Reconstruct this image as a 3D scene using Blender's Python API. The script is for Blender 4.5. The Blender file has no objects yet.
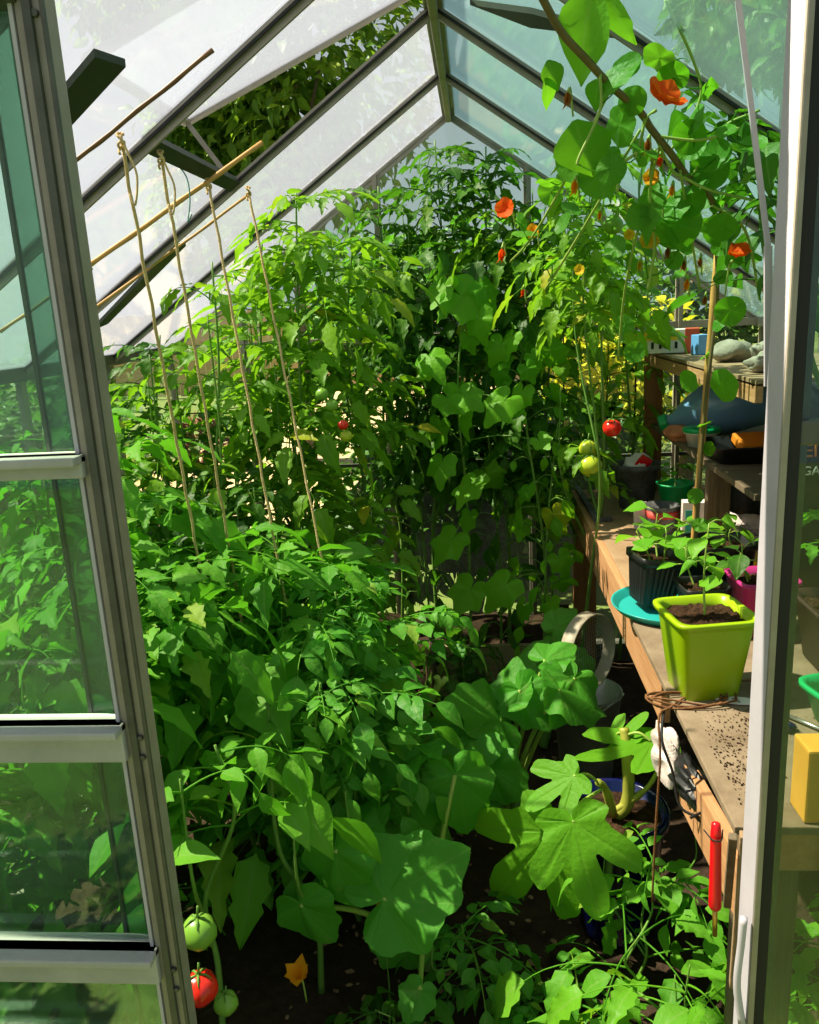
import bpy, bmesh, math, random
import numpy as np
from math import sin, cos, pi, radians as rad

D = bpy.data
C = bpy.context.scene.collection
SC = bpy.context.scene
RNG = random.Random(7)

# ------------------------------------------------------------------ camera model (819 x 1024)
FPX, CX, CY = 822.0, 409.5, 512.0
EYE = np.array([0.0, 0.0, 1.6])
_Y = np.array([65.0, 209.0, -FPX]); _Y /= np.linalg.norm(_Y)
_Z = np.array([-175.0, 3290.0, FPX]) * np.array([1, 1, 1])
_n = np.array([-175.0, 3290.0, FPX])
_Z = _n - _n.dot(_Y) * _Y; _Z /= np.linalg.norm(_Z)
_X = np.cross(_Y, _Z)
ROT = np.stack([_X, _Y, _Z])
def ray(px, py): return ROT @ np.array([px - CX, CY - py, -FPX])
def at(px, py, Y):
    r = ray(px, py); return EYE + r * (Y / r[1])
def atz(px, py, z):
    r = ray(px, py); return EYE + r * ((z - 1.6) / r[2])
def atx(px, py, x):
    r = ray(px, py); return EYE + r * (x / r[0])
V = lambda *a: np.array(a, float)
def unit(v):
    v = np.asarray(v, float); n = np.linalg.norm(v); return v / n if n > 1e-9 else np.array([0, 0, 1.0])

# ------------------------------------------------------------------ materials
def mat(name, col, rough=0.6, metal=0.0, spec=0.4, noise=None, nscale=12.0, bump=0.0, bscale=60.0, detail=5.0, stretch=None):
    m = D.materials.new(name); m.use_nodes = True
    nt = m.node_tree; b = nt.nodes['Principled BSDF']
    b.inputs['Base Color'].default_value = (*col, 1); b.inputs['Roughness'].default_value = rough
    b.inputs['Metallic'].default_value = metal; b.inputs['Specular IOR Level'].default_value = spec
    tc = nt.nodes.new('ShaderNodeTexCoord'); mp = nt.nodes.new('ShaderNodeMapping')
    nt.links.new(tc.outputs['Object'], mp.inputs['Vector'])
    if stretch: mp.inputs['Scale'].default_value = stretch
    if noise:
        n = nt.nodes.new('ShaderNodeTexNoise'); n.inputs['Scale'].default_value = nscale; n.inputs['Detail'].default_value = detail
        n.inputs['Roughness'].default_value = 0.65
        nt.links.new(mp.outputs['Vector'], n.inputs['Vector'])
        r = nt.nodes.new('ShaderNodeValToRGB')
        r.color_ramp.elements[0].position = 0.33; r.color_ramp.elements[1].position = 0.67
        r.color_ramp.elements[0].color = (*col, 1); r.color_ramp.elements[1].color = (*noise, 1)
        nt.links.new(n.outputs['Fac'], r.inputs['Fac']); nt.links.new(r.outputs['Color'], b.inputs['Base Color'])
    if bump:
        n2 = nt.nodes.new('ShaderNodeTexNoise'); n2.inputs['Scale'].default_value = bscale; n2.inputs['Detail'].default_value = 6
        nt.links.new(mp.outputs['Vector'], n2.inputs['Vector'])
        bp = nt.nodes.new('ShaderNodeBump'); bp.inputs['Strength'].default_value = bump; bp.inputs['Distance'].default_value = 0.01
        nt.links.new(n2.outputs['Fac'], bp.inputs['Height']); nt.links.new(bp.outputs['Normal'], b.inputs['Normal'])
    return m

def wood(name, a, b_, scale=(3, 40, 40), rough=0.7, bump=0.25):
    m = mat(name, a, rough, noise=b_, nscale=1.6, bump=bump, bscale=4.0, detail=8, stretch=scale, spec=0.25)
    return m

def leafmat(name, c1, c2, c3, trans, tfac=0.42, vein=(0.30, 0.45, 0.12), rough=0.45, spec=0.35, blotch=None):
    """c1..c3: the leaf colours picked per leaf; vein lighter along the ribs; light passes through"""
    m = D.materials.new(name); m.use_nodes = True
    nt = m.node_tree; N = nt.nodes; L = nt.links
    b = N['Principled BSDF']; out = N['Material Output']
    g = N.new('ShaderNodeNewGeometry'); r = N.new('ShaderNodeValToRGB')
    e = r.color_ramp.elements
    e[0].position = 0.0; e[0].color = (*c1, 1); e[1].position = 0.93; e[1].color = (*c2, 1)
    x = e.new(1.0); x.color = (*c3, 1)
    L.new(g.outputs['Random Per Island'], r.inputs['Fac'])
    col = r.outputs['Color']
    tc = N.new('ShaderNodeTexCoord')
    nz = N.new('ShaderNodeTexNoise'); nz.inputs['Scale'].default_value = 26; nz.inputs['Detail'].default_value = 3
    L.new(tc.outputs['Object'], nz.inputs['Vector'])
    if blotch:
        rr = N.new('ShaderNodeValToRGB'); rr.color_ramp.elements[0].position = 0.62; rr.color_ramp.elements[1].position = 0.72
        L.new(nz.outputs['Fac'], rr.inputs['Fac'])
        mb = N.new('ShaderNodeMix'); mb.data_type = 'RGBA'; mb.inputs['B'].default_value = (*blotch, 1)
        L.new(rr.outputs['Color'], mb.inputs['Factor']); L.new(col, mb.inputs['A']); col = mb.outputs['Result']
    at_ = N.new('ShaderNodeAttribute'); at_.attribute_name = 'vein'
    pw = N.new('ShaderNodeMath'); pw.operation = 'POWER'; pw.inputs[1].default_value = 9.0
    L.new(at_.outputs['Fac'], pw.inputs[0])
    ml = N.new('ShaderNodeMath'); ml.operation = 'MULTIPLY'; ml.inputs[1].default_value = 0.45
    L.new(pw.outputs[0], ml.inputs[0])
    mv = N.new('ShaderNodeMix'); mv.data_type = 'RGBA'; mv.inputs['B'].default_value = (*vein, 1)
    L.new(ml.outputs[0], mv.inputs['Factor']); L.new(col, mv.inputs['A'])
    L.new(mv.outputs['Result'], b.inputs['Base Color'])
    b.inputs['Roughness'].default_value = rough; b.inputs['Specular IOR Level'].default_value = spec
    n2 = N.new('ShaderNodeTexNoise'); n2.inputs['Scale'].default_value = 90; n2.inputs['Detail'].default_value = 2
    L.new(tc.outputs['Object'], n2.inputs['Vector'])
    bp = N.new('ShaderNodeBump'); bp.inputs['Strength'].default_value = 0.35; bp.inputs['Distance'].default_value = 0.006
    L.new(n2.outputs['Fac'], bp.inputs['Height']); L.new(bp.outputs['Normal'], b.inputs['Normal'])
    t = N.new('ShaderNodeBsdfTranslucent')
    tm = N.new('ShaderNodeMix'); tm.data_type = 'RGBA'; tm.inputs['Factor'].default_value = 0.65
    tm.inputs['B'].default_value = (*trans, 1); L.new(mv.outputs['Result'], tm.inputs['A'])
    L.new(tm.outputs['Result'], t.inputs['Color'])
    mx = N.new('ShaderNodeMixShader'); mx.inputs['Fac'].default_value = tfac
    L.new(b.outputs['BSDF'], mx.inputs[1]); L.new(t.outputs['BSDF'], mx.inputs[2]); L.new(mx.outputs['Shader'], out.inputs['Surface'])
    return m

def glassmat(name, tint, haze, hazecol, dirt=0.15, rough=0.05, gl=0.06):
    """greenhouse glass: mostly clear, with a film of grime that scatters the light"""
    m = D.materials.new(name); m.use_nodes = True
    nt = m.node_tree; N = nt.nodes; L = nt.links
    N.remove(N['Principled BSDF']); out = N['Material Output']
    tr = N.new('ShaderNodeBsdfTransparent'); tr.inputs['Color'].default_value = (*tint, 1)
    tl = N.new('ShaderNodeBsdfTranslucent'); tl.inputs['Color'].default_value = (*hazecol, 1)
    df = N.new('ShaderNodeBsdfDiffuse'); df.inputs['Color'].default_value = (*hazecol, 1)
    h = N.new('ShaderNodeMixShader'); h.inputs['Fac'].default_value = 0.25
    L.new(tl.outputs[0], h.inputs[1]); L.new(df.outputs[0], h.inputs[2])
    tc = N.new('ShaderNodeTexCoord'); nz = N.new('ShaderNodeTexNoise'); nz.inputs['Scale'].default_value = 2.2; nz.inputs['Detail'].default_value = 6
    L.new(tc.outputs['Object'], nz.inputs['Vector'])
    mr = N.new('ShaderNodeMapRange'); mr.inputs['From Min'].default_value = 0.3; mr.inputs['From Max'].default_value = 0.75
    mr.inputs['To Min'].default_value = max(0, haze - dirt); mr.inputs['To Max'].default_value = haze + dirt
    L.new(nz.outputs['Fac'], mr.inputs['Value'])
    m1 = N.new('ShaderNodeMixShader'); L.new(mr.outputs['Result'], m1.inputs['Fac'])
    L.new(tr.outputs[0], m1.inputs[1]); L.new(h.outputs[0], m1.inputs[2])
    g = N.new('ShaderNodeBsdfGlossy'); g.inputs['Roughness'].default_value = rough; g.inputs['Color'].default_value = (1, 1, 1, 1)
    lw = N.new('ShaderNodeLayerWeight'); lw.inputs['Blend'].default_value = 0.25
    sc = N.new('ShaderNodeMath'); sc.operation = 'MULTIPLY_ADD'; sc.inputs[1].default_value = 0.35; sc.inputs[2].default_value = gl * 0.5
    L.new(lw.outputs['Fresnel'], sc.inputs[0])
    m2 = N.new('ShaderNodeMixShader'); L.new(sc.outputs[0], m2.inputs['Fac'])
    L.new(m1.outputs[0], m2.inputs[1]); L.new(g.outputs[0], m2.inputs[2]); L.new(m2.outputs[0], out.inputs['Surface'])
    return m

# ------------------------------------------------------------------ mesh builder (world coordinates)
class MB:
    def __init__(s): s.v = []; s.f = []; s.a = []; s.n = 0
    def add(s, v, f, vein=None):
        v = np.asarray(v, float).reshape(-1, 3); o = s.n
        s.v.append(v); s.n += len(v)
        s.f.append([tuple(int(i) + o for i in q) for q in f] if not isinstance(f, np.ndarray) else f + o)
        s.a.append(np.zeros(len(v)) if vein is None else vein)
    def box(s, c, size, rot=None):
        h = np.array(size, float) / 2
        p = np.array([[x, y, z] for x in (-1, 1) for y in (-1, 1) for z in (-1, 1)], float) * h
        if rot is not None: p = p @ np.asarray(rot).T
        s.add(p + np.array(c, float), [(0, 1, 3, 2), (4, 6, 7, 5), (0, 4, 5, 1), (2, 3, 7, 6), (0, 2, 6, 4), (1, 5, 7, 3)])
    def beam(s, a, b, w, h, up=(0, 0, 1)):
        """box section beam from a to b, w across, h along up"""
        a = np.array(a, float); b = np.array(b, float); d = unit(b - a)
        x = unit(np.cross(d, up)); u = np.cross(x, d)
        R = np.stack([x, d, u], axis=1)
        s.box((a + b) / 2, (w, np.linalg.norm(b - a), h), R)
    def tube(s, pts, r, n=6, caps=True):
        pts = [np.array(p, float) for p in pts]; k = len(pts)
        rs = r if hasattr(r, '__len__') else [r] * k
        ring = []; prev = None
        for i, p in enumerate(pts):
            d = unit(pts[min(i + 1, k - 1)] - pts[max(i - 1, 0)])
            if prev is None:
                x = unit(np.cross(d, (0.31, 0.2, 0.93) if abs(d[2]) < 0.95 else (1, 0, 0)))
            else:
                x = unit(prev - d * prev.dot(d))
            prev = x; y = np.cross(d, x)
            for j in range(n):
                t = 2 * pi * j / n; ring.append(p + rs[i] * (cos(t) * x + sin(t) * y))
        f = []
        for i in range(k - 1):
            for j in range(n):
                j2 = (j + 1) % n; f.append((i * n + j, i * n + j2, (i + 1) * n + j2, (i + 1) * n + j))
        if caps: f.append(tuple(range(n - 1, -1, -1))); f.append(tuple((k - 1) * n + j for j in range(n)))
        s.add(ring, f)
    def loft(s, c, prof, n=32, sect=None, rot=None, caps=(True, True)):
        """prof: (radius, z) list; sect(angle) scales the radius (1 = round)"""
        vs = []
        for r, z in prof:
            for j in range(n):
                t = 2 * pi * j / n; k = sect(t) if sect else 1.0
                vs.append((r * k * cos(t), r * k * sin(t), z))
        vs = np.array(vs)
        if rot is not None: vs = vs @ np.asarray(rot).T
        f = []
        for i in range(len(prof) - 1):
            for j in range(n):
                j2 = (j + 1) % n; f.append((i * n + j, i * n + j2, (i + 1) * n + j2, (i + 1) * n + j))
        if caps[0]: f.append(tuple(range(n - 1, -1, -1)))
        if caps[1]: f.append(tuple((len(prof) - 1) * n + j for j in range(n)))
        s.add(vs + np.array(c, float), f)
    def ball(s, c, r, n=14, m=9, squash=1.0, ribs=0, axis=None, pear=0.0):
        prof = []
        for i in range(m + 1):
            a = -pi / 2 + pi * i / m; prof.append((max(1e-4, cos(a) * r * (1 - pear * sin(a))), sin(a) * r * squash))
        sect = (lambda t: 1 + 0.04 * cos(ribs * t)) if ribs else None
        s.loft(c, prof, n, sect, rot=axis)
    def blob(s, c, size, seed=0, amp=0.2, n=20, m=12, rot=None):
        rg = random.Random(seed); ph = [(rg.uniform(1, 4), rg.uniform(1, 4), rg.uniform(0, 6)) for _ in range(6)]
        vs = []
        for i in range(m + 1):
            a = -pi / 2 + pi * i / m
            for j in range(n):
                t = 2 * pi * j / n; d = V(cos(a) * cos(t), cos(a) * sin(t), sin(a))
                k = 1 + amp * sum(sin(p * d[0] * 2 + q * d[1] * 2 + w + 3 * d[2] * (p - q)) for p, q, w in ph) / 3
                vs.append(d * k * np.array(size))
        vs = np.array(vs)
        if rot is not None: vs = vs @ np.asarray(rot).T
        f = [(i * n + j, i * n + (j + 1) % n, (i + 1) * n + (j + 1) % n, (i + 1) * n + j) for i in range(m) for j in range(n)]
        s.add(vs + np.array(c, float), f)
    def arrays(s):
        v = np.concatenate(s.v); a = np.concatenate(s.a); return v, a

ORIGIN = {}
def build(mb, name, m, parent=None, smooth=False, bevel=0.0, clamp=False, loc=None, vein=False):
    v, a = mb.arrays()
    if clamp:
        v[:, 0] = np.clip(v[:, 0], -1.29, 1.15)
        v[:, 1] = np.minimum(v[:, 1], 3.525)
        v[:, 2] = np.minimum(v[:, 2], 2.345 - 0.7 * np.abs(v[:, 0] + 0.08) - 0.03)
        v[:, 2] = np.maximum(v[:, 2], 0.004)
    if parent is not None: o0 = ORIGIN[parent.name]
    elif loc is not None: o0 = np.array(loc, float)
    else: o0 = np.array([(v[:, 0].min() + v[:, 0].max()) / 2, (v[:, 1].min() + v[:, 1].max()) / 2, v[:, 2].min()])
    v = v - o0
    me = D.meshes.new(name)
    if all(isinstance(f, np.ndarray) for f in s_f(mb)):
        tri = np.concatenate(mb.f).astype(np.int32)
        me.vertices.add(len(v)); me.vertices.foreach_set('co', v.astype(np.float32).ravel())
        me.loops.add(len(tri) * 3); me.loops.foreach_set('vertex_index', tri.ravel())
        me.polygons.add(len(tri)); me.polygons.foreach_set('loop_start', np.arange(0, len(tri) * 3, 3, dtype=np.int32))
        me.update(calc_edges=True)
    else:
        faces = []
        for f in mb.f: faces += [tuple(map(int, q)) for q in f]
        me.from_pydata(v.tolist(), [], faces)
    if vein:
        at_ = me.attributes.new('vein', 'FLOAT', 'POINT'); at_.data.foreach_set('value', a.astype(np.float32))
    if bevel > 0:
        bm = bmesh.new(); bm.from_mesh(me)
        bmesh.ops.recalc_face_normals(bm, faces=bm.faces)
        bmesh.ops.bevel(bm, geom=list(bm.edges), offset=bevel, segments=2, affect='EDGES', profile=0.6, clamp_overlap=True)
        bm.to_mesh(me); bm.free()
    me.polygons.foreach_set('use_smooth', [bool(smooth)] * len(me.polygons))
    me.materials.append(m)
    o = D.objects.new(name, me); C.objects.link(o)
    if parent is not None:
        o.parent = parent; ORIGIN[o.name] = o0
    else:
        o.location = o0; ORIGIN[o.name] = o0
    return o
def s_f(mb): return mb.f

def tag(o, label, cat, group=None, kind=None):
    o['label'] = label; o['category'] = cat
    if group: o['group'] = group
    if kind: o['kind'] = kind
    return o
def thing(name, label, cat, loc, group=None):
    o = D.objects.new(name, None); C.objects.link(o); o.location = loc; o.empty_display_size = 0.05
    ORIGIN[o.name] = np.array(loc, float)
    return tag(o, label, cat, group)
def struct(name, mb, m, parent=None, **k):
    o = build(mb, name, m, parent, **k)
    if parent is None: o['kind'] = 'structure'
    return o
def copy_tree(root, loc):
    c = root.copy(); C.objects.link(c); c.location = loc; ORIGIN[c.name] = np.array(loc, float)
    for ch in list(root.children):
        d = ch.copy(); C.objects.link(d); d.parent = c
        for g in ch.children:
            e = g.copy(); C.objects.link(e); e.parent = d
    return c

def rotz(a): return np.array([[cos(a), -sin(a), 0], [sin(a), cos(a), 0], [0, 0, 1]])
def rotx(a): return np.array([[1, 0, 0], [0, cos(a), -sin(a)], [0, sin(a), cos(a)]])
def roty(a): return np.array([[cos(a), 0, sin(a)], [0, 1, 0], [-sin(a), 0, cos(a)]])
def curve(pts, n=12):
    """Catmull-Rom through the points"""
    P = [np.array(p, float) for p in pts]; P = [2 * P[0] - P[1]] + P + [2 * P[-1] - P[-2]]; out = []
    for i in range(1, len(P) - 2):
        for k in range(n):
            t = k / n; a, b, c, d = P[i - 1:i + 3]
            out.append(0.5 * ((2 * b) + (-a + c) * t + (2 * a - 5 * b + 4 * c - d) * t * t + (-a + 3 * b - 3 * c + d) * t ** 3))
    out.append(P[-2]); return out

# ------------------------------------------------------------------ leaf templates: base at 0, tip along +Y, face along +Z, unit length
def strip_leaf(widths, fold=0.25, droop=0.3, lobes=0, twist=0.0, seed=0, amp=0.25):
    rg = random.Random(seed); n = len(widths); vs = []; vein = []
    for i, w in enumerate(widths):
        t = i / (n - 1); y = t; z = -droop * t * t
        for j, u in enumerate((-1, -0.5, 0, 0.5, 1)):
            ww = w
            if abs(u) == 1 and lobes and 0 < i < n - 1:
                ww = w * (1 + amp * (1 if i % 2 else -1)) + rg.uniform(-.02, .02)
            x = u * ww
            zz = z + fold * abs(x) + 0.02 * rg.uniform(-1, 1) - (0.10 * x * x if abs(u) == 1 else 0) + twist * x * (t - .5)
            vs.append((x, y + (0.05 if abs(u) == 1 and lobes and i % 2 == 0 else 0), zz)); vein.append(1.0 if j == 2 else 0.0)
    tr = []
    for i in range(n - 1):
        for j in range(4):
            a = i * 5 + j; tr += [(a, a + 1, a + 6), (a, a + 6, a + 5)]
    return np.array(vs), np.array(tr), np.array(vein)
def polar_leaf(ctrl, n=48, rings=(0.3, 0.6, 0.85, 1.0), cup=0.12, wave=0.04, serr=0.0, veins=(90, 45, 135, 10, 170), seed=0, droop=0.25, centre=0.0, ridge=0.035):
    """ctrl: (deg, r) from -90 (notch) to 90 (tip), mirrored"""
    rg = random.Random(seed); ph = rg.uniform(0, 6); ctrl = sorted(ctrl)
    def rad_(d):
        d = (d + 180) % 360 - 180
        if d > 90: d = 180 - d
        if d < -90: d = -180 - d
        for (a, ra), (b, rb) in zip(ctrl, ctrl[1:]):
            if a <= d <= b:
                t = (d - a) / (b - a); t = .45 * t + .55 * t * t * (3 - 2 * t); return ra + (rb - ra) * t
        return ctrl[0][1]
    vs = [(0, 0, 0)]; vein = [1.0]; k = 0
    # clean vein angles sit on vertices
    angs = [-90 + 360 * i / n for i in range(n)]
    for vd in veins:
        i = min(range(n), key=lambda q: abs((angs[q] - vd + 180) % 360 - 180)); angs[i] = vd
    angs.sort()
    for q, rr in enumerate(rings):
        for i, d in enumerate(angs):
            R = rad_(d)
            if serr and rr == 1.0: R *= 1 + serr * (1 if i % 2 else -1) + rg.uniform(-serr, serr) * .5
            r = R * rr; x = r * cos(rad(d)); y = r * sin(rad(d)) + centre * 0
            isv = min(abs((d - v + 180) % 360 - 180) for v in veins) < 1.0
            z = cup * r * r - droop * max(0, y) ** 2 - droop * .6 * x * x + wave * rr * sin(5 * rad(d) + ph) * 1.0 + wave * .35 * rr * rr * sin(9 * rad(d) + 2 * ph) - (ridge if isv else 0) * rr * (1.2 - rr) * 2
            vs.append((x, y, z)); vein.append(1.0 if isv else 0.0)
    tr = [(0, 1 + i, 1 + (i + 1) % n) for i in range(n)]
    for q in range(len(rings) - 1):
        for i in range(n):
            a = 1 + q * n + i; b = 1 + q * n + (i + 1) % n
            tr += [(a, a + n, b + n), (a, b + n, b)]
    vs = np.array(vs)
    return vs, np.array(tr), np.array(vein)

W_OV = [0.03, .17, .27, .31, .28, .20, .10, 0.004]
W_LAN = [0.02, .10, .15, .17, .16, .12, .07, 0.004]
W_TOM = [0.03, .16, .26, .23, .25, .17, .13, 0.07, 0.004]
TOM = [strip_leaf(W_TOM, .22, dr, 1, tw, i) for i, (dr, tw) in enumerate([(.15, .3), (.35, -.3), (.55, .2), (.25, 0.5), (.45, -.5)])]
OVATE = [strip_leaf(W_OV, .28, dr, 0, tw, i) for i, (dr, tw) in enumerate([(.1, .2), (.3, -.3), (.5, .3), (.7, -.1)])]
LANCE = [strip_leaf(W_LAN, .2, dr, 0, tw, i) for i, (dr, tw) in enumerate([(.1, .2), (.4, -.3), (.7, .3)])]
CUC = [polar_leaf([(-90, .05), (-80, .36), (-55, .58), (-22, .66), (0, .56), (16, .60), (38, .80), (54, .68), (68, .72), (90, 1.08)], 48, serr=.012, seed=i, cup=c, wave=w, droop=d, ridge=.02) for i, (c, w, d) in enumerate([(.1, .03, .25), (-.1, .04, .4), (.15, .03, .1), (0, .03, .55)])]
SQU = [polar_leaf([(-90, .04), (-76, .28), (-50, .44), (-20, .58), (-4, .56), (14, .74), (28, .70), (44, .70), (56, .84), (72, .84), (82, .96), (90, 1.06)], 64, (0.2, .45, .7, .88, 1.0), serr=.010, seed=i, cup=c, wave=w, droop=d, veins=(90, 56, 124, 12, 168, -45, 225), ridge=.022) for i, (c, w, d) in enumerate([(.18, .05, .22), (.05, .065, .35), (.25, .06, .15), (-.05, .06, .3)])]
FIG = [polar_leaf([(-90, .04), (-62, .18), (-30, .36), (-10, .44), (6, .36), (18, .42), (36, .80), (49, .86), (58, .62), (64, .40), (69, .42), (77, .82), (84, 1.0), (90, 1.06)], 120, (0.2, .4, .6, .8, 1.0), serr=.006, seed=i, cup=c, wave=w, droop=d, veins=(90, 46, 134, -14, 194), ridge=.025) for i, (c, w, d) in enumerate([(.1, .02, .2), (.0, .03, .4), (.15, .02, .1)])]
ROUND = [polar_leaf([(-90, .46), (-45, .5), (0, .52), (45, .52), (90, .54)], 28, (.4, .75, 1.0), serr=0.0, seed=i, cup=c, wave=w, droop=0.0, veins=(90, 30, 150, -30, 210, -90), ridge=.03) for i, (c, w) in enumerate([(.35, .02), (-.3, .03), (.15, .05), (-.1, .04)])]

def frame(d, nrm):
    d = unit(d); x = unit(np.cross(d, nrm)); n = np.cross(x, d); return np.stack([x, d, n], axis=1)
def put(mb, tpl, p, d, nrm, L, wide=1.0):
    v, t, a = tpl
    R = frame(d, nrm); s = v * np.array([L * wide, L, L])
    mb.add(s @ R.T + p, t, a)
def ttube(mb, pts, r, n=5):
    """a tube in triangles for the foliage meshes"""
    b = MB(); b.tube(pts, r, n, caps=False); v = b.v[0]; f = []
    for q in b.f[0]: f += [(q[0], q[1], q[2]), (q[0], q[2], q[3])]
    mb.add(v, np.array(f))
def rv(rg, s=1.0): return V(rg.gauss(0, s), rg.gauss(0, s), rg.gauss(0, s))
SUNV = unit((-0.55, 0.09, 0.83))

def compound(mb, rg, p0, d0, L, leaflets, pairs=3, size=0.42, droop=0.7, light=0.5, thick=0.0025):
    """a pinnate leaf: bending rachis with pairs of leaflets and one at the tip"""
    d = unit(d0); p = np.array(p0, float); pts = [p.copy()]; n = 8; dirs = [d]
    for i in range(n):
        d = unit(d + V(0, 0, -droop / n * 1.6 * (0.4 + i / n))); p = p + d * L / n; pts.append(p.copy()); dirs.append(d)
    ttube(mb, pts, [thick * (1 - .6 * i / n) for i in range(n + 1)], 4)
    up = unit(V(0, 0, 1) + light * SUNV + rv(rg, .25))
    for k in range(pairs):
        t = 0.36 + 0.5 * k / max(1, pairs - 1) if pairs > 1 else .55
        i = min(n, int(t * n)); q = pts[i]; dd = dirs[i]
        side = unit(np.cross(dd, up))
        for sgn in (-1, 1):
            if rg.random() < .06: continue
            ld = unit(dd * rg.uniform(.35, .7) + sgn * side + V(0, 0, rg.uniform(-.45, .15)))
            put(mb, rg.choice(leaflets), q + ld * L * .05, ld, unit(up + rv(rg, .35)), L * size * rg.uniform(.75, 1.1) * (0.85 + .15 * k / pairs))
        if pairs > 2 and k < pairs - 1:
            q2 = (pts[i] + pts[min(n, i + 1)]) / 2; sgn = rg.choice((-1, 1))
            put(mb, rg.choice(leaflets), q2, unit(dd * .4 + sgn * side), up, L * size * .4)
    put(mb, rg.choice(leaflets), pts[-1], dirs[-1], unit(up + rv(rg, .2)), L * size * rg.uniform(1.0, 1.25))
# ------------------------------------------------------------------ materials in use
M = {}
M['alu'] = mat('weathered_aluminium', (.36, .32, .275), .5, .3, noise=(.28, .245, .20), nscale=14, bump=.06)
M['alu_white_sunlit'] = mat('white_sunlit_aluminium', (.54, .50, .56), .45, .0, noise=(.48, .445, .50), nscale=10, bump=.04)  # right stile's sunlight is put into this tone; strap and catch are white
M['alu_rail'] = mat('pale_aluminium', (.50, .48, .47), .5, .1, noise=(.40, .39, .38), nscale=14, bump=.05)
M['cane_dark'] = mat('dark_bamboo', (.20, .095, .035), .5, noise=(.13, .06, .02), nscale=9)
M['alu_dark'] = mat('dark_aluminium', (.13, .13, .11), .5, .5, noise=(.08, .08, .07), nscale=14)
M['rubber'] = mat('black_rubber', (.012, .012, .012), .7)
M['glassL'] = glassmat('grimy_roof_glass', (.90, .91, .93), .29, (.36, .385, .50), .004, .08, .02)
M['glassR'] = glassmat('green_roof_glass', (.80, .94, .94), .14, (.55, .78, .76), .06, .06, .05)
M['glassW'] = glassmat('wall_glass', (.92, .96, .93), .015, (.8, .85, .8), .012, .03, .03)
M['glassD'] = glassmat('door_glass', (.80, .93, .86), .03, (.60, .80, .70), .025, .02, .02)
M['glassDR'] = glassmat('right_door_glass', (.80, .88, .83), .012, (.5, .65, .58), .015, .02, .04)  # greyer tint and thinner film than the left door's glass
M['glassC'] = glassmat('channel_glass', (.45, .60, .52), .10, (.5, .7, .6), .04, .1, .05)
M['soil'] = mat('dark_soil', (.030, .019, .013), .95, spec=.1, noise=(.060, .038, .024), nscale=18, bump=1.0, bscale=45)
M['compost'] = mat('compost', (.022, .012, .007), .95, spec=.1, noise=(.075, .038, .019), nscale=55, bump=1.0, bscale=120)
M['ply'] = mat('worn_plywood', (.40, .27, .155), .75, spec=.2, noise=(.27, .17, .095), nscale=7, bump=.25, bscale=60, detail=8)
M['ply_grey'] = mat('dirty_plywood', (.30, .225, .15), .8, spec=.15, noise=(.17, .12, .075), nscale=9, bump=.25, bscale=60, detail=9)
M['board'] = wood('pale_board', (.50, .37, .22), (.36, .26, .15), (2.5, 30, 30))  # pale tan, raised because the board stands unlit
M['pine'] = wood('pine_timber', (.56, .30, .145), (.42, .20, .085), (30, 2.5, 30))
M['pine_post'] = wood('red_pine_timber', (.42, .18, .07), (.30, .115, .04), (30, 30, 2.5))
M['old_wood'] = wood('old_grey_timber', (.20, .155, .10), (.12, .09, .055), (2.5, 30, 30))
M['old_post'] = wood('old_grey_post', (.20, .155, .10), (.12, .09, .055), (30, 30, 2.5))
M['cane'] = mat('bamboo', (.66, .36, .10), .5, noise=(.50, .25, .065), nscale=9, bump=.1)
M['twine'] = mat('jute_twine', (.78, .58, .28), .9, noise=(.62, .44, .19), nscale=60, bump=.6, bscale=300)
M['cord'] = mat('brown_cord', (.24, .10, .035), .8, noise=(.14, .06, .02), nscale=40, bump=.4, bscale=200)
M['green_string'] = mat('green_string', (.10, .30, .24), .7)
M['black_pl'] = mat('black_plastic', (.012, .012, .013), .42, spec=.5)
M['grey_pl'] = mat('dusty_black_plastic', (.05, .05, .053), .7, noise=(.15, .15, .15), nscale=20, bump=.2)
M['lime'] = mat('lime_plastic', (.31, .48, .003), .32, spec=.5)
M['teal'] = mat('teal_plastic', (.02, .36, .33), .35)
M['pink'] = mat('magenta_plastic', (.50, .03, .20), .35)
M['grn_pl'] = mat('green_plastic', (.004, .40, .12), .35)
M['red'] = mat('red_plastic', (.72, .006, .012), .28, spec=.5)
M['white_pl'] = mat('white_plastic', (.78, .72, .68), .5)
M['bag'] = mat('white_bag_film', (.72, .62, .60), .4, noise=(.60, .48, .44), nscale=20, bump=.6, bscale=30)
M['yellow'] = mat('yellow_plastic', (.86, .52, .015), .4)
M['orange'] = mat('orange_print', (.85, .24, .02), .5)
M['blockwood'] = mat('yellow_wood_block', (.78, .40, .055), .5, noise=(.70, .33, .04), nscale=9, bump=.1)
M['blue_pot'] = mat('cobalt_glaze', (.003, .006, .065), .2, spec=.6)
M['navy_bag'] = mat('black_compost_bag', (.016, .018, .020), .35, bump=.5, bscale=14)
M['galv'] = mat('galvanised_steel', (.48, .48, .46), .42, .75, noise=(.34, .34, .33), nscale=16)
M['sieve'] = mat('sieve_rim', (.46, .41, .32), .5, .1, noise=(.38, .33, .25), nscale=20)
M['brass'] = mat('brass', (.55, .33, .07), .3, .9)
M['steel'] = mat('steel_rod', (.6, .6, .6), .3, .9)
M['dark_green'] = mat('dark_green_matt', (.022, .034, .024), .7, noise=(.04, .05, .03), nscale=12)
M['stem'] = mat('green_stem', (.10, .24, .03), .5, noise=(.16, .30, .05), nscale=14)
M['stem_pale'] = mat('pale_stem', (.34, .46, .09), .5, noise=(.26, .40, .06), nscale=14)
M['vine'] = mat('brown_vine', (.13, .09, .03), .6, noise=(.20, .14, .05), nscale=20)
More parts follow.
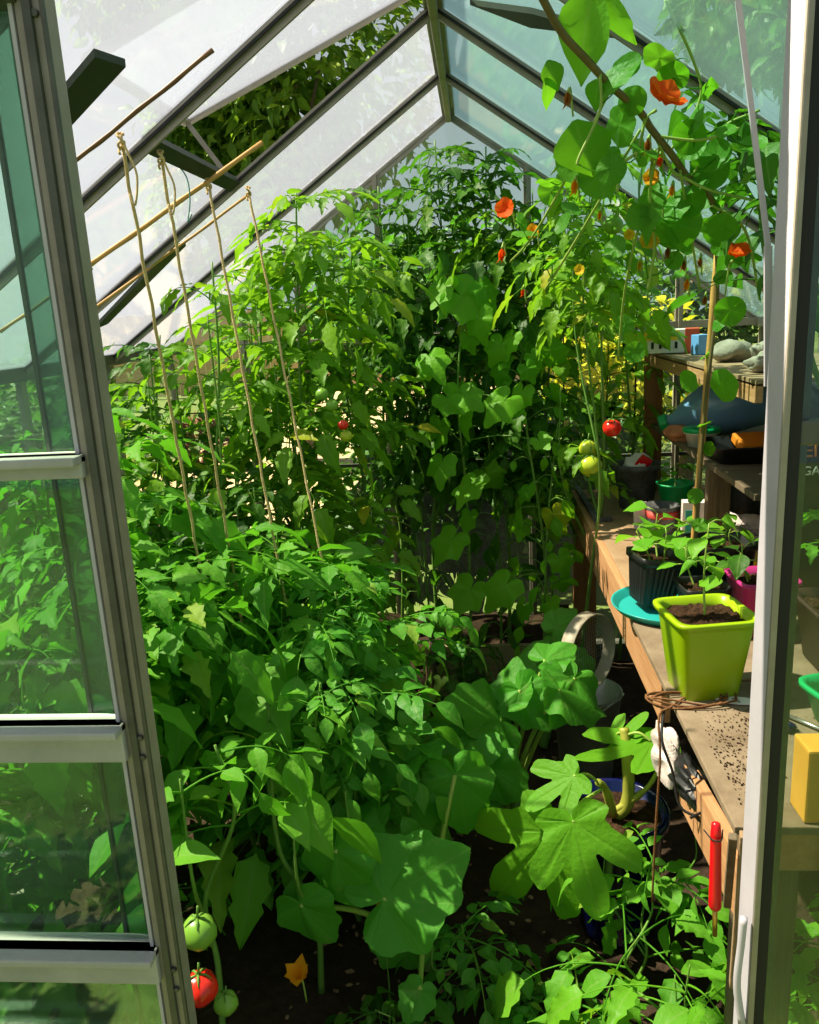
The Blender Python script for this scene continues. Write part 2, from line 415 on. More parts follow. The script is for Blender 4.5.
M['fig_bark'] = mat('fig_bark', (.40, .38, .06), .5, noise=(.28, .30, .04), nscale=14)
M['bark'] = mat('tree_bark', (.07, .05, .035), .9, noise=(.11, .085, .06), nscale=10, bump=.8)
M['tom_red'] = mat('ripe_tomato', (.82, .025, .012), .22, spec=.5)
M['tom_green'] = mat('green_tomato', (.16, .36, .035), .28, noise=(.26, .46, .06), nscale=8)
M['tom_yel'] = mat('turning_tomato', (.52, .58, .03), .28, noise=(.38, .52, .03), nscale=8)
M['terracotta'] = mat('terracotta', (.55, .20, .10), .8)
M['gravel'] = mat('pale_gravel', (.42, .30, .18), .9, noise=(.33, .23, .13), nscale=3, bump=.3, bscale=30)
M['lawn'] = mat('lawn_grass', (.055, .085, .014), .9, noise=(.09, .12, .02), nscale=5, bump=.6, bscale=60)
M['fence'] = mat('pale_fence', (.62, .42, .25), .8, noise=(.50, .33, .19), nscale=2, stretch=(1, 1, 8))
M['dried'] = mat('dried_flower', (.13, .045, .022), .9, noise=(.22, .09, .04), nscale=40)

def petal(name, c, t):
    return leafmat(name, c, tuple(x * .85 for x in c), c, t, .4, vein=c, rough=.6, spec=.15)
M['pet_orange'] = petal('orange_petal', (1.0, .13, .008), (1.0, .20, .015))
M['pet_amber'] = petal('amber_petal', (.95, .40, .01), (1.0, .5, .02))
M['pet_yellow'] = petal('yellow_petal', (.75, .52, .02), (.8, .6, .03))
M['wilt'] = petal('wilted_petal', (.42, .15, .03), (.5, .2, .03))

LG = {}
def lg(key, name, c1, c2, c3, tr, tf, **k): LG[key] = leafmat(name, c1, c2, c3, tr, tf, **k)
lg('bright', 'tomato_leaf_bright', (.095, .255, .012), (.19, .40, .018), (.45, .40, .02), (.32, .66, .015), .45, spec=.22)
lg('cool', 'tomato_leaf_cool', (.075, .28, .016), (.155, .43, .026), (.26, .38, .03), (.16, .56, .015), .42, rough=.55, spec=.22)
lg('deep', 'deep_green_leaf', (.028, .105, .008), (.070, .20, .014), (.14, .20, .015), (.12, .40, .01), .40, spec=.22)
lg('pinn', 'potato_leaf', (.060, .26, .022), (.13, .38, .035), (.26, .42, .05), (.18, .58, .025), .42, spec=.22)
lg('squash', 'courgette_leaf', (.045, .24, .018), (.10, .38, .026), (.16, .42, .024), (.16, .66, .014), .40, vein=(.24, .46, .10), blotch=(.13, .34, .04), rough=.55, spec=.28)
lg('fig', 'fig_leaf', (.10, .34, .012), (.15, .41, .016), (.18, .42, .016), (.34, .74, .015), .44, vein=(.36, .56, .10), rough=.55, spec=.25)
lg('cuc', 'cucumber_leaf', (.10, .36, .014), (.19, .50, .02), (.50, .54, .02), (.36, .90, .012), .52, vein=(.25, .46, .06), spec=.2)
lg('nas', 'nasturtium_leaf', (.055, .23, .014), (.11, .34, .018), (.38, .40, .04), (.24, .64, .012), .48, vein=(.28, .46, .09), spec=.2)
lg('seed', 'seedling_leaf', (.11, .37, .018), (.19, .48, .025), (.24, .50, .03), (.36, .72, .02), .46, spec=.22)
lg('hedge', 'hedge_leaf', (.016, .060, .009), (.045, .125, .014), (.10, .16, .015), (.10, .26, .01), .35, spec=.2)
lg('tree', 'tree_leaf', (.045, .13, .012), (.11, .22, .018), (.20, .26, .02), (.24, .42, .012), .42, spec=.2)
lg('yellowbush', 'golden_leaf', (.34, .36, .015), (.52, .48, .02), (.6, .45, .02), (.6, .6, .02), .4, spec=.2)
lg('lettuce', 'pale_leaf', (.10, .37, .04), (.17, .48, .055), (.22, .5, .06), (.28, .7, .04), .45, spec=.25)

# ------------------------------------------------------------------ ground and setting
b = MB()
nx, ny = 60, 60
vs = []; f = []
for i in range(nx + 1):
    for j in range(ny + 1):
        x = -1.36 + 2.56 * i / nx; y = 0.9 + 2.72 * j / ny
        z = 0.012 * sin(7 * x + 2) * cos(6 * y) + 0.008 * sin(23 * x) * sin(19 * y + 1) - 0.012
        vs.append((x, y, z))
for i in range(nx):
    for j in range(ny):
        a = i * (ny + 1) + j; f.append((a, a + ny + 1, a + ny + 2, a + 1))
b.add(vs, f); struct('floor', b, M['soil'], smooth=True)
def plane(name, x0, x1, y0, y1, z, m):
    b = MB(); b.box(((x0 + x1) / 2, (y0 + y1) / 2, z - .02), (x1 - x0, y1 - y0, .04)); return struct(name, b, m)
plane('ground', -30, 30, -6, 40, -0.05, M['lawn'])
plane('path', -3.6, .9, 6.0, 17.0, -0.015, M['gravel'])
b = MB()
for i in range(60):
    b.box((-9 + i * .2, 17.2, .85), (.185, .03, 1.7 + .03 * sin(i * 2.3)))
struct('garden_boundary_wall', b, M['fence'])

RX, RZ, XL, XR, EZ = -0.08, 2.345, -1.33, 1.17, 1.470     # ridge x, ridge z, left and right walls, eaves
Y0, Y1 = 1.11, 3.55
YB = [1.11, 1.72, 2.33, 2.94, 3.55]
tn = [0]
def trim(b, m, **k):
    tn[0] += 1; return struct(f'trim_{tn[0]}', b, m, **k)
# ridge, eaves, sills
b = MB(); b.box((RX, (Y0 + Y1) / 2, RZ + .005), (.05, Y1 - Y0 + .04, .05)); b.box((RX, (Y0 + Y1) / 2, RZ - .03), (.022, Y1 - Y0, .03)); trim(b, M['alu'], bevel=.004)
for x in (XL, XR):
    b = MB(); b.box((x, (Y0 + Y1) / 2, EZ), (.05, Y1 - Y0 + .04, .045)); trim(b, M['alu_dark'], bevel=.004)
    b = MB(); b.box((x, (Y0 + Y1) / 2, .03), (.06, Y1 - Y0 + .04, .09)); trim(b, M['alu'], bevel=.004)
b = MB(); b.box(((XL + XR) / 2, Y1, .03), (XR - XL, .06, .09)); trim(b, M['alu_dark'], bevel=.004)
# rafters and wall posts (T-section glazing bars)
for y in YB:
    for x in (XL, XR):
        m = M['alu'] if y in (1.11, 3.55) else M['alu']
        b = MB(); nrm = unit((-0.7 if x < 0 else 0.7, 0, 1))
        b.beam((RX, y, RZ - .01), (x, y, EZ), .019, .010, nrm)
        b.beam(V(RX, y, RZ - .01) - nrm * .012, V(x, y, EZ) - nrm * .012, .008, .018, nrm); trim(b, m)
        b = MB(); b.beam((x, y, EZ), (x, y, .0), .028, .018, (1, 0, 0)); trim(b, M['alu'])
# black glazing seals along each rafter
for y in YB[1:4]:
    for x in (XL, XR):
        b = MB(); nrm = unit((-0.7 if x < 0 else 0.7, 0, 1))
        for s in (-.0125, .0125):
            b.beam(V(RX, y + s, RZ - .018), V(x, y + s, EZ - .008), .0045, .006, nrm)
        trim(b, M['rubber'])
# back gable posts and rails
roofz = lambda x: RZ - .7 * abs(x - RX)
for x in (-.995, -.385, .225, .835):
    b = MB(); b.beam((x, Y1, .0), (x, Y1, roofz(x) - .01), .03, .018, (0, 1, 0)); b.beam((x, Y1 - .014, .0), (x, Y1 - .014, roofz(x) - .01), .010, .02, (0, 1, 0)); trim(b, M['alu'])
b = MB(); b.box(((XL + XR) / 2, Y1, EZ), (XR - XL, .03, .03)); trim(b, M['alu'])
b = MB(); b.box(((XL + XR) / 2, Y1, .93), (XR - XL, .014, .014)); trim(b, M['alu_dark'])
# front gable frame beside and over the doorway
for x in (-.545, .54):
    b = MB(); b.beam((x, Y0, .0), (x, Y0, roofz(x)), .04, .03, (0, 1, 0)); trim(b, M['alu'])
b = MB(); b.box(((XL + XR) / 2, Y0 - .02, 2.085), (1.3, .05, .06)); trim(b, M['alu_dark'], bevel=.004)

# glass panes: walls and roof
wn = [0]
def pane(verts, m, th=(0, 0, .003), parent=None):
    b = MB(); p = np.array(verts, float); n = unit(np.cross(p[1] - p[0], p[2] - p[0])) * .0015; k = len(p)
    f = [tuple(range(k))[::-1], tuple(range(k, 2 * k))] + [(i, (i + 1) % k, k + (i + 1) % k, k + i) for i in range(k)]
    b.add(np.concatenate([p - n, p + n]), f)
    if parent is not None: return build(b, 'glass_pane', m, parent)
    wn[0] += 1; return struct(f'window_{wn[0]}', b, m)
g = .008
for a, c in zip(YB, YB[1:]):
    pane([(XL, a + g, .08), (XL, c - g, .08), (XL, c - g, EZ - .03), (XL, a + g, EZ - .03)], M['glassW'])
    pane([(XR, a + g, .08), (XR, c - g, .08), (XR, c - g, EZ - .03), (XR, a + g, EZ - .03)], M['glassW'])
    xs = XL if a != 1.72 else -.64
    if a == 1.72:   # bay with the opening vent: fixed pane below the vent sill only
        pane([(-.64, a + g, roofz(-.64)), (XL, a + g, EZ), (XL, c - g, EZ), (-.64, c - g, roofz(-.64))], M['glassL'])
    else:
        pane([(RX - .02, a + g, roofz(RX - .02)), (XL, a + g, EZ), (XL, c - g, EZ), (RX - .02, c - g, roofz(RX - .02))], M['glassL'])
    pane([(RX + .02, a + g, roofz(RX + .02)), (RX + .02, c - g, roofz(RX + .02)), (XR, c - g, EZ), (XR, a + g, EZ)], M['glassR'])
xs = [XL, -.995, -.385, .225, .835, XR]
for a, c in zip(xs, xs[1:]):
    top = [(c - g, Y1, roofz(c))] + ([(RX, Y1, RZ)] if a < RX < c else []) + [(a + g, Y1, roofz(a))]
    pane([(a + g, Y1, .08), (c - g, Y1, .08)] + top, M['glassW'])
for a, c in ((XL, -.545), (.54, XR)):
    pane([(a + g, Y0, .08), (c - g, Y0, .08), (c - g, Y0, roofz(c)), (a + g, Y0, roofz(a))], M['glassW'])

# roof vent, propped open on a stay
sill = MB(); sill.beam((-.64, 1.72, 1.945), (-.64, 2.33, 1.945), .035, .022, unit((-.7, 0, 1))); trim(sill, M['dark_green'])
ve = thing('roof_vent', 'white glazed roof vent propped open above the vent sill', 'window', (RX, 2.0, RZ)); ve['kind'] = 'structure'
va = math.atan(.42)   # raised sash slopes more gently than the roof
lo = lambda t: V(RX - .02 - t * cos(va), 0, RZ + .03 - t * sin(va))
p0, p1 = lo(0), lo(.70)
A = p0 + V(0, 1.735, 0); B = p1 + V(0, 1.735, 0); Cc = p1 + V(0, 2.315, 0); Dd = p0 + V(0, 2.315, 0)
b = MB(); n_ = unit((-sin(va), 0, cos(va)))
for q, w in ((A, B), (B, Cc), (Cc, Dd)): b.beam(q, w, .022, .016, n_)
build(b, 'sash_frame', M['alu'], ve)
pane([A, B, Cc, Dd], M['glassL'], parent=ve)
b = MB(); b.beam(at(232, 182, 2.30), at(176, 108, 2.30), .012, .008, (0, 1, 0)); build(b, 'stay', M['alu'], ve)

# thin dark green stripes set just inside the roof glass
def under(px, py, k=.97):
    """a point just inside the left roof slope"""
    r = ray(px, py); t = (RZ + .7 * -1 * RX - EYE[2]) / (r[2] - .7 * r[0]); return EYE + r * t * k
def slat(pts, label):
    """a slat set just under the roof glass; pts is (x, y) corners"""
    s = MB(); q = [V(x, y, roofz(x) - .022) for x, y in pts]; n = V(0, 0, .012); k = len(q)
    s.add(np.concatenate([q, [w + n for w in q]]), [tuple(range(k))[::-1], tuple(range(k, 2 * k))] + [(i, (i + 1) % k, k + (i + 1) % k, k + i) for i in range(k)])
    return tag(build(s, 'roof_stripe', M['dark_green']), label, 'slat')
def roofpt(px, py, side):
    """where the line of sight meets the roof slope"""
    r = ray(px, py); s = -1 if side == 'L' else 1
    # z = RZ - .7*s*(x-RX)
    t = (RZ - .022 + .7 * s * RX - EYE[2]) / (r[2] + .7 * s * r[0]); p = EYE + r * t; return (p[0], p[1])
slat([roofpt(*p, 'L') for p in ((95, 57), (126, 67), (66, 132), (52, 108))], 'dark green slat just under the grimy roof glass near the open door')
slat([roofpt(*p, 'L') for p in ((170, 250), (186, 246), (108, 324), (94, 330))], 'long dark slat just under the sloping roof glass behind the twine strings')
slat([roofpt(*p, 'R') for p in ((470, 5), (532, 14), (628, 40), (530, 28))], 'dark slat lying on the blue green roof glass by the ridge')

# ------------------------------------------------------------------ sliding doors
def door(num, side):
    r = D.objects.new(f'door_{num}', None); C.objects.link(r); r['kind'] = 'structure'; r['category'] = 'door'
    r['label'] = 'grey aluminium glazed sliding door with five cross rails' if side == 'L' else 'aluminium sliding door with a sunlit toned edge, half shut beside the bench'
    loc = (-.75, 1.0, 0) if side == 'L' else (.62, 1.0, 0); r.location = loc; ORIGIN[r.name] = np.array(loc)
    return r
dl = door(1, 'L')
xr = -.468
b = MB(); b.box((xr - .019, 1.012, 1.0), (.036, .030, 2.0)); build(b, 'stile', M['alu'], dl, bevel=.003)
b = MB(); b.box((xr - .020, .994, 1.0), (.010, .008, 2.0)); b.box((xr - .003, .996, 1.0), (.005, .006, 2.0)); build(b, 'stile_rib', M['alu_dark'], dl, bevel=.001)
b = MB(); b.box((xr - .041, 1.000, 1.0), (.005, .008, 1.98)); build(b, 'glazing_bead', M['alu_white_sunlit'], dl)
b = MB(); b.box((xr - .068, 1.03, 1.0), (.050, .004, 1.98)); build(b, 'channel_strip', M['glassC'], dl)
b = MB(); b.box((xr - .095, 1.03, 1.0), (.005, .008, 1.98)); build(b, 'channel_edge', M['alu_dark'], dl)
for z, h in ((1.425, .030), (1.036, .056), (.666, .058), (.30, .05), (.03, .06), (1.975, .045)):
    b = MB(); b.box((-.80, 1.004, z), (.60, .040, h)); b.box((-.80, .986, z + h / 2 - .006), (.60, .044, .012)); build(b, 'rail', M['alu_rail'] if z < 1.9 else M['alu_dark'], dl, bevel=.003)
for z0, z1 in ((1.436, 1.95), (1.062, 1.412), (.692, 1.010), (.325, .640)):
    pane([(-1.08, 1.012, z0), (xr - .04, 1.012, z0), (xr - .04, 1.012, z1), (-1.08, 1.012, z1)], M['glassD'], parent=dl)
b = MB()
for z in (1.04, 1.01, .655, .62, 1.94): b.loft((xr - .012, .996, z), [(.0045, 0), (.004, .004), (.001, .0045)], 10, rot=rotx(pi / 2))
build(b, 'screw', M['alu_dark'], dl)
dr = door(2, 'R')
xl = .357
b = MB(); b.box((xl + .004, 1.028, 1.0), (.008, .056, 2.0)); build(b, 'stile', M['alu_white_sunlit'], dr, bevel=.002)  # side face: lighter than the front's metal, sunlight put into its colour
b = MB(); b.box((xl + .0045, .998, 1.0), (.0085, .006, 2.0)); build(b, 'stile_face', M['alu'], dr, bevel=.002)
b = MB(); b.box((xl + .0165, 1.006, 1.0), (.015, .012, 2.0)); build(b, 'glazing_seal', M['rubber'], dr)
b = MB(); b.box((xl + .031, 1.016, 1.0), (.013, .004, 1.98)); build(b, 'inner_channel', M['alu_dark'], dr)
for z, h in ((1.43, .03), (1.036, .02), (.03, .06), (1.975, .045)):
    if z == 1.036: continue
    b = MB(); b.box((.66, 1.012, z), (.58, .02, h)); build(b, 'rail', M['alu_dark'], dr, bevel=.003)
pane([(xl + .026, 1.010, .06), (.95, 1.010, .06), (.95, 1.010, 1.95), (xl + .026, 1.010, 1.95)], M['glassDR'], parent=dr)
b = MB(); b.beam(at(738, 0, 1.10), at(768, 246, 1.075), .006, .005, (0, 1, 0)); b.beam(at(768, 246, 1.075), at(768, 386, 1.075), .009, .005, (0, 1, 0)); build(b, 'brace_strip', M['alu_white_sunlit'], dr)
b = MB(); q0, q1, q2, q3 = (at(*p, 1.0) for p in ((744, 918), (741, 945), (737, 985), (742, 1024)))
b.tube(curve([q0, q1, q2, q3], 5), [.004] * 3 + [.006] * 10 + [.005] * 3 if False else .0055, 8); build(b, 'catch', M['alu_white_sunlit'], dr, smooth=True)

# ------------------------------------------------------------------ garden outside
def bush(name, label, c, size, n, mat_, seed, L=.09, tpls=OVATE, trunk=True, cat='shrub', group='shrubs outside the glass', wide=1.0):
    rg = random.Random(seed); c = np.array(c, float)
    t = thing(name, label, cat, (c[0], c[1], -.03), group)
    mb = MB(); lumps = [(c + V(rg.uniform(-.6, .6) * size[0], rg.uniform(-.6, .6) * size[1], rg.uniform(-.55, .6) * size[2]), rg.uniform(.35, .6)) for _ in range(9)] + [(c, .8)]
    for i in range(n):
        q, s = rg.choice(lumps); d = unit(rv(rg)); k = s * rg.uniform(.75, 1.02)
        p = q + d * np.array(size) * k
        if p[2] < 0.02: continue
        put(mb, rg.choice(tpls), p, unit(d + rv(rg, .6) + V(0, 0, -.3)), unit(d + V(0, 0, .9) + rv(rg, .5)), L * rg.uniform(.7, 1.3), wide)
    build(mb, 'foliage', mat_, t, vein=True, smooth=True)
    mb = MB(); rt = V(c[0], c[1], -.04)
    mb.tube(curve([rt, rt * .5 + c * .5 + V(.05, 0, 0), c + V(0, 0, size[2] * .3)], 5), [.09 - .005 * i for i in range(11)] if size[2] > 1 else [.03 - .001 * i for i in range(11)], 8)
    for i in range(7):
        q, s = lumps[i]; st = rt + (c - rt) * rg.uniform(.55, 1.0)
        mb.tube([st, (st + q) / 2 + V(0, 0, .05), q], [.035, .024, .01] if size[2] > 1 else [.014, .01, .005], 6)
    build(mb, 'trunk', M['bark'], t, smooth=True)
    return t
bush('garden_tree', 'tall leafy tree beyond the roof ridge seen through the open vent', (-1.9, 9.0, 3.9), (1.9, 1.5, 2.2), 11000, LG['tree'], 1, .15, cat='tree', group='trees beyond the greenhouse', wide=.8)
bush('garden_tree', 'dark tree seen through the blue green roof panes above the nasturtium', (1.9, 5.6, 3.4), (.8, .9, .75), 4000, LG['hedge'], 3, .12, cat='tree', group='trees beyond the greenhouse', wide=.8)
hed = [('dark shrub filling the view through the lower panes of the sliding grey door', -2.15, .35, .6, .6, .8), ('dense dark shrub outside the glass beside the sliding grey door', -2.2, 1.6, .75, .6, .8), ('dark shrub against the glass wall behind the twine strings', -2.3, 2.7, .7, .55, .75),
       ('rounded shrub outside the far glass corner post', -2.4, 3.9, .65, .6, .75), ('dark shrub at the end of the pale gravel beside the tall tree', -3.2, 5.4, .7, .7, .8)]
for i, (lb, x, y, sx, sy, sz) in enumerate(hed):
    bush('garden_shrub', lb, (x, y, sz * .85), (sx, sy, sz), 2600, LG['hedge'], 10 + i, .085)
for i, (x, y, lb) in enumerate(((2.1, 1.3, 'dark shrub outside the glass behind the compost bag'), (2.1, 2.4, 'dark shrub outside the glass behind the shelf unit'), (2.2, 3.6, 'tall shrub outside the glass at the far bench end'))):
    bush('garden_shrub', lb, (x, y, .95), (.6, .65, .95), 2600, LG['hedge'], 20 + i, .085)
bush('golden_shrub', 'golden leaved shrub beyond the back glass behind the bench end', (.75, 5.2, .75), (.55, .5, .7), 2600, LG['yellowbush'], 30, .075, group='golden shrubs')
bush('golden_shrub', 'small golden shrub behind the cucumber leaves at the back glass', (.05, 5.6, .40), (.4, .35, .42), 1400, LG['yellowbush'], 31, .07, group='golden shrubs')
bush('garden_shrub', 'green shrub beyond the back glass under the roof ridge', (-.2, 5.0, 1.6), (.7, .5, .45), 2600, LG['deep'], 32, .09)
bush('garden_shrub', 'low dark shrub close against the back glass behind the bean vines', (-.05, 4.1, .55), (1.0, .3, .55), 4200, LG['hedge'], 34, .08)
bush('garden_shrub', 'dark green shrub behind the golden shrub', (1.6, 6.6, 1.1), (1.0, .6, 1.1), 2600, LG['hedge'], 33, .09)
# dried flower head outside
t = thing('dried_hydrangea', 'reddish brown dried flower head outside the back glass behind the strings', 'flower', (-1.45, 4.3, 0))
b = MB(); rg = random.Random(5)
for i in range(420):
    d = unit(rv(rg)); put(b, rg.choice(OVATE), V(-1.45, 4.3, .93) + d * V(.16, .13, .15), unit(d + rv(rg, .5)), unit(d + rv(rg, .5)), .045, 1.2)
build(b, 'flower_head', M['dried'], t)
b = MB(); b.tube([(-1.45, 4.3, -.05), (-1.43, 4.3, .45), (-1.45, 4.3, .9)], .012, 6); build(b, 'stem', M['bark'], t, smooth=True)
# ------------------------------------------------------------------ potting bench
BZ = 0.80
BX = 0.386
bt = thing('potting_bench', 'worn timber potting bench along the glass wall with a scuffed plywood top', 'bench', (.77, 2.3, 0))
b = MB(); b.box(((BX + .022 + 1.14) / 2, 2.74, BZ - .009), (1.14 - BX - .022, 1.50, .018)); build(b, 'far_top_board', M['ply'], bt, bevel=.003)
b = MB(); b.add([(BX - .016, 1.13, BZ - .008), (1.14, 1.13, BZ - .008), (1.14, 1.985, BZ - .008), (BX - .016, 1.985, BZ - .008), (BX - .016, 1.13, BZ + .006), (1.14, 1.13, BZ + .006), (1.14, 1.985, BZ + .006), (BX - .016, 1.985, BZ + .006)], [(3, 2, 1, 0), (4, 5, 6, 7), (0, 1, 5, 4), (1, 2, 6, 5), (2, 3, 7, 6), (3, 0, 4, 7)]); build(b, 'near_top_board', M['ply_grey'], bt, bevel=.002)
b = MB(); b.box((BX + .011, 2.60, BZ - .068), (.022, 1.78, .135)); build(b, 'front_apron', M['pine'], bt, bevel=.002)
b = MB(); b.box((BX + .02, 1.34, BZ - .165), (.022, .46, .11), rotx(rad(-6))); build(b, 'lower_rail', M['pine'], bt, bevel=.002)
for x, y in ((BX + .055, 3.455), (BX + .065, 1.22), (1.11, 3.45), (1.11, 1.2)):
    b = MB(); b.box((x, y, (BZ - .02) / 2), (.095 if x < .5 else .05, .045, BZ - .02)); build(b, 'leg', M['pine_post'] if y > 2 else M['old_post'], bt, bevel=.003)
b = MB(); b.box((.76, 3.455, BZ - .06), (.7, .03, .09)); build(b, 'end_rail', M['pine'], bt, bevel=.002)
b = MB(); b.box((.77, 1.17, BZ - .055), (.7, .03, .07)); build(b, 'end_rail', M['pine'], bt, bevel=.002)
def lay(px, py, z=BZ): return atz(px, py, z)

# ------------------------------------------------------------------ shelf unit at the back of the bench
su = thing('shelf_unit', 'two tier timber shelf unit standing at the back of the potting bench', 'shelf', (.95, 2.9, BZ))
b = MB(); b.box((.915, 2.80, 1.37), (.45, 1.36, .018)); build(b, 'shelf', M['ply'], su, bevel=.002)
b = MB(); b.box((.915, 2.80, 1.075), (.42, 1.34, .018)); build(b, 'shelf', M['old_wood'], su, bevel=.002)
b = MB(); b.box((.70, 2.80, 1.345), (.02, 1.36, .05)); build(b, 'shelf_edge', M['pine'], su, bevel=.002)
for x, y, m in ((.715, 3.44, 'pine_post'), (.735, 2.56, 'old_post'), (1.12, 3.44, 'pine_post'), (1.12, 2.16, 'pine_post')):
    b = MB(); b.box((x, y, BZ + .28 if y != 2.56 else BZ + .134), (.07, .035, .56 if y != 2.56 else .266)); build(b, 'post', M[m], su, bevel=.002)

sq = lambda k: (lambda t: 1.0 / (abs(cos(t)) ** k + abs(sin(t)) ** k) ** (1.0 / k))
def rsq(t): return sq(7)(t)
def soil_in(name, c, r, sect, parent, m='compost', seed=0, rot=None, n=32):
    rg = random.Random(seed); prof_n = 6; b = MB(); vs = [(0, 0, .006)]; f = []
    for i in range(1, prof_n + 1):
        for j in range(n):
            t = 2 * pi * j / n; k = sect(t) * r * i / prof_n; vs.append((k * cos(t), k * sin(t), rg.uniform(-.005, .006)))
    f = [(0, 1 + j, 1 + (j + 1) % n) for j in range(n)]
    for i in range(prof_n - 1):
        for j in range(n):
            a = 1 + i * n + j; c_ = 1 + i * n + (j + 1) % n; f.append((a, a + n, c_ + n, c_))
    v = np.array(vs)
    if rot is not None: v = v @ rot.T
    b.add(v + np.array(c), f); return build(b, name, M[m], parent, smooth=True)

# lime pot with seedling
c = lay(702, 690); pr = rotz(rad(45 + 4)) @ np.eye(3)
lp = thing('plant_pot', 'square lime green plastic pot with one seedling on the plywood edge', 'pot', c)
sect45 = lambda t: rsq(t + pi / 4 * 0)
R4 = rotz(rad(9))
b = MB(); b.loft(c, [(.055, 0), (.056, .002), (.0745, .150), (.0755, .153), (.0765, .165), (.0845, .167), (.0855, .176), (.0835, .178), (.0735, .177), (.071, .150), (.071, .140)], 64, rsq, rot=R4, caps=(True, True)); build(b, 'pot_body', M['lime'], lp, smooth=True)
soil_in('compost', c + V(0, 0, .160), .0705, lambda t: rsq(t), lp, seed=1, rot=R4, n=48)
def seedling(parent, p, h, leaves, seed, lm='seed', lean=(0, 0), L=.05, name_stem='stem', r=.0022, tpl=OVATE, wide=1.25):
    """a thin stem with a few ovate leaves"""
    rg = random.Random(seed); top = p + V(lean[0], lean[1], h); mid = (p + top) / 2 + V(rg.uniform(-.01, .01), rg.uniform(-.01, .01), 0)
    pts = curve([p, mid, top], 6); b = MB(); b.tube(pts, [r * (1.2 - .6 * i / len(pts)) for i in range(len(pts))], 6); mb = MB()
    a = rg.uniform(0, 6)
    for i in range(leaves):
        t = .45 + .55 * i / max(1, leaves - 1); q = pts[min(len(pts) - 1, int(t * (len(pts) - 1)))]
        a += 2.4; d = unit(V(cos(a), sin(a), rg.uniform(.1, .7))); ll = L * rg.uniform(.75, 1.2)
        e = q + d * ll * .5; b.tube([q, (q + e) / 2 + V(0, 0, .004), e], r * .55, 5)
        put(mb, rg.choice(tpl), e, unit(d + V(0, 0, -.45)), unit(V(0, 0, 1) + .5 * SUNV + rv(rg, .3)), ll, wide)
    build(b, name_stem, M['stem_pale'], parent, smooth=True); build(mb, 'foliage', LG[lm], parent, vein=True, smooth=True)
    return top
seedling(lp, c + V(0, 0, .158), .19, 7, 3, L=.045, lean=(.01, .03))

# teal saucer with the tilted ribbed pot
c = V(.475, 2.045, BZ + .007)
ts = thing('saucer', 'round teal plastic saucer under the black ribbed pots', 'saucer', c)
b = MB(); b.loft(c, [(.118, 0), (.128, .006), (.140, .020), (.145, .022), (.144, .018), (.131, .003), (.122, .004)], 48); build(b, 'dish', M['teal'], ts, smooth=True)
ribs = lambda t: rsq(t) * (1 + .018 * (1 if int(t / (2 * pi) * 56) % 2 else -1))
def ribbed_pot(label, c, r, h, rot, seed, nl, lean, L=.05, sect=ribs):
    t = thing('plant_pot', label, 'pot', c); n = 112
    b = MB(); b.loft(c, [(r * .72, 0), (r * .95, h * .86), (r * .97, h * .86)], n, sect, rot=rot, caps=(True, False)); build(b, 'ribbed_wall', M['black_pl'], t)
    b = MB(); b.loft(c, [(r * .98, h * .84), (r * 1.06, h * .86), (r * 1.08, h), (r * 1.03, h * 1.01), (r * .97, h * .97), (r * .93, h * .80)], 64, rsq, rot=rot, caps=(False, False)); build(b, 'rim', M['black_pl'], t, smooth=True)
    soil_in('compost', c + rot @ V(0, 0, h * .86), r * .95, rsq, t, seed=seed, rot=rot, n=48)
    for k in range(nl):
        a = k * 2.4 + seed; p = c + rot @ V(cos(a) * r * .4, sin(a) * r * .4, h * .85)
        seedling(t, p, .085 + .03 * (k % 2), 4, seed * 7 + k, lean=(cos(a) * .03 + lean, sin(a) * .03), L=L, wide=1.7)
    return t
ribbed_pot('small black ribbed pot tilted on the teal saucer with rounded seedling leaves', V(.432, 2.055, BZ + .028), .062, .125, rotz(rad(12)) @ roty(rad(8)), 5, 3, -.01, .062)
ribbed_pot('black ribbed pot standing close behind the lime green pot', V(.525, 1.925, BZ + .008), .052, .11, rotz(rad(6)), 6, 2, .0, .05)
# long black tray behind
c = V(.61, 2.225, BZ + .001)
bt2 = thing('seed_tray', 'black rectangular planter with seedlings and the bamboo cane behind the ribbed pots', 'tray', c)
rect = lambda t: 1.0 / (abs(cos(t) / 1.0) ** 9 + abs(sin(t) / .62) ** 9) ** (1 / 9)
b = MB(); b.loft(c, [(.10, 0), (.122, .12), (.130, .122), (.131, .134), (.122, .134), (.116, .10)], 96, rect, rot=rotz(rad(8)), caps=(True, False)); build(b, 'tray_body', M['black_pl'], bt2, smooth=True)
soil_in('compost', c + V(0, 0, .108), .117, rect, bt2, seed=9, rot=rotz(rad(8)), n=64)
for k, (dx, dy) in enumerate(((-.08, -.02), (-.02, .03), (.04, -.03), (.08, .02))):
    seedling(bt2, c + V(dx, dy, .105), .07 + .02 * (k % 3), 4, 40 + k, L=.05)
# pink pot
c = V(.655, 1.90, BZ + .008)
pk = thing('plant_pot', 'magenta plastic pot with dark glossy leaves beside the pale door edge', 'pot', c)
b = MB(); b.loft(c, [(.052, 0), (.066, .125), (.071, .127), (.071, .135), (.065, .136), (.061, .11)], 64, rsq, rot=rotz(rad(6)), caps=(True, False)); build(b, 'pot_body', M['pink'], pk, smooth=True)
soil_in('compost', c + V(0, 0, .118), .062, rsq, pk, seed=11, rot=rotz(rad(6)), n=48)
seedling(pk, c + V(-.03, 0, .115), .10, 6, 51, 'deep', lean=(-.02, 0), L=.062)

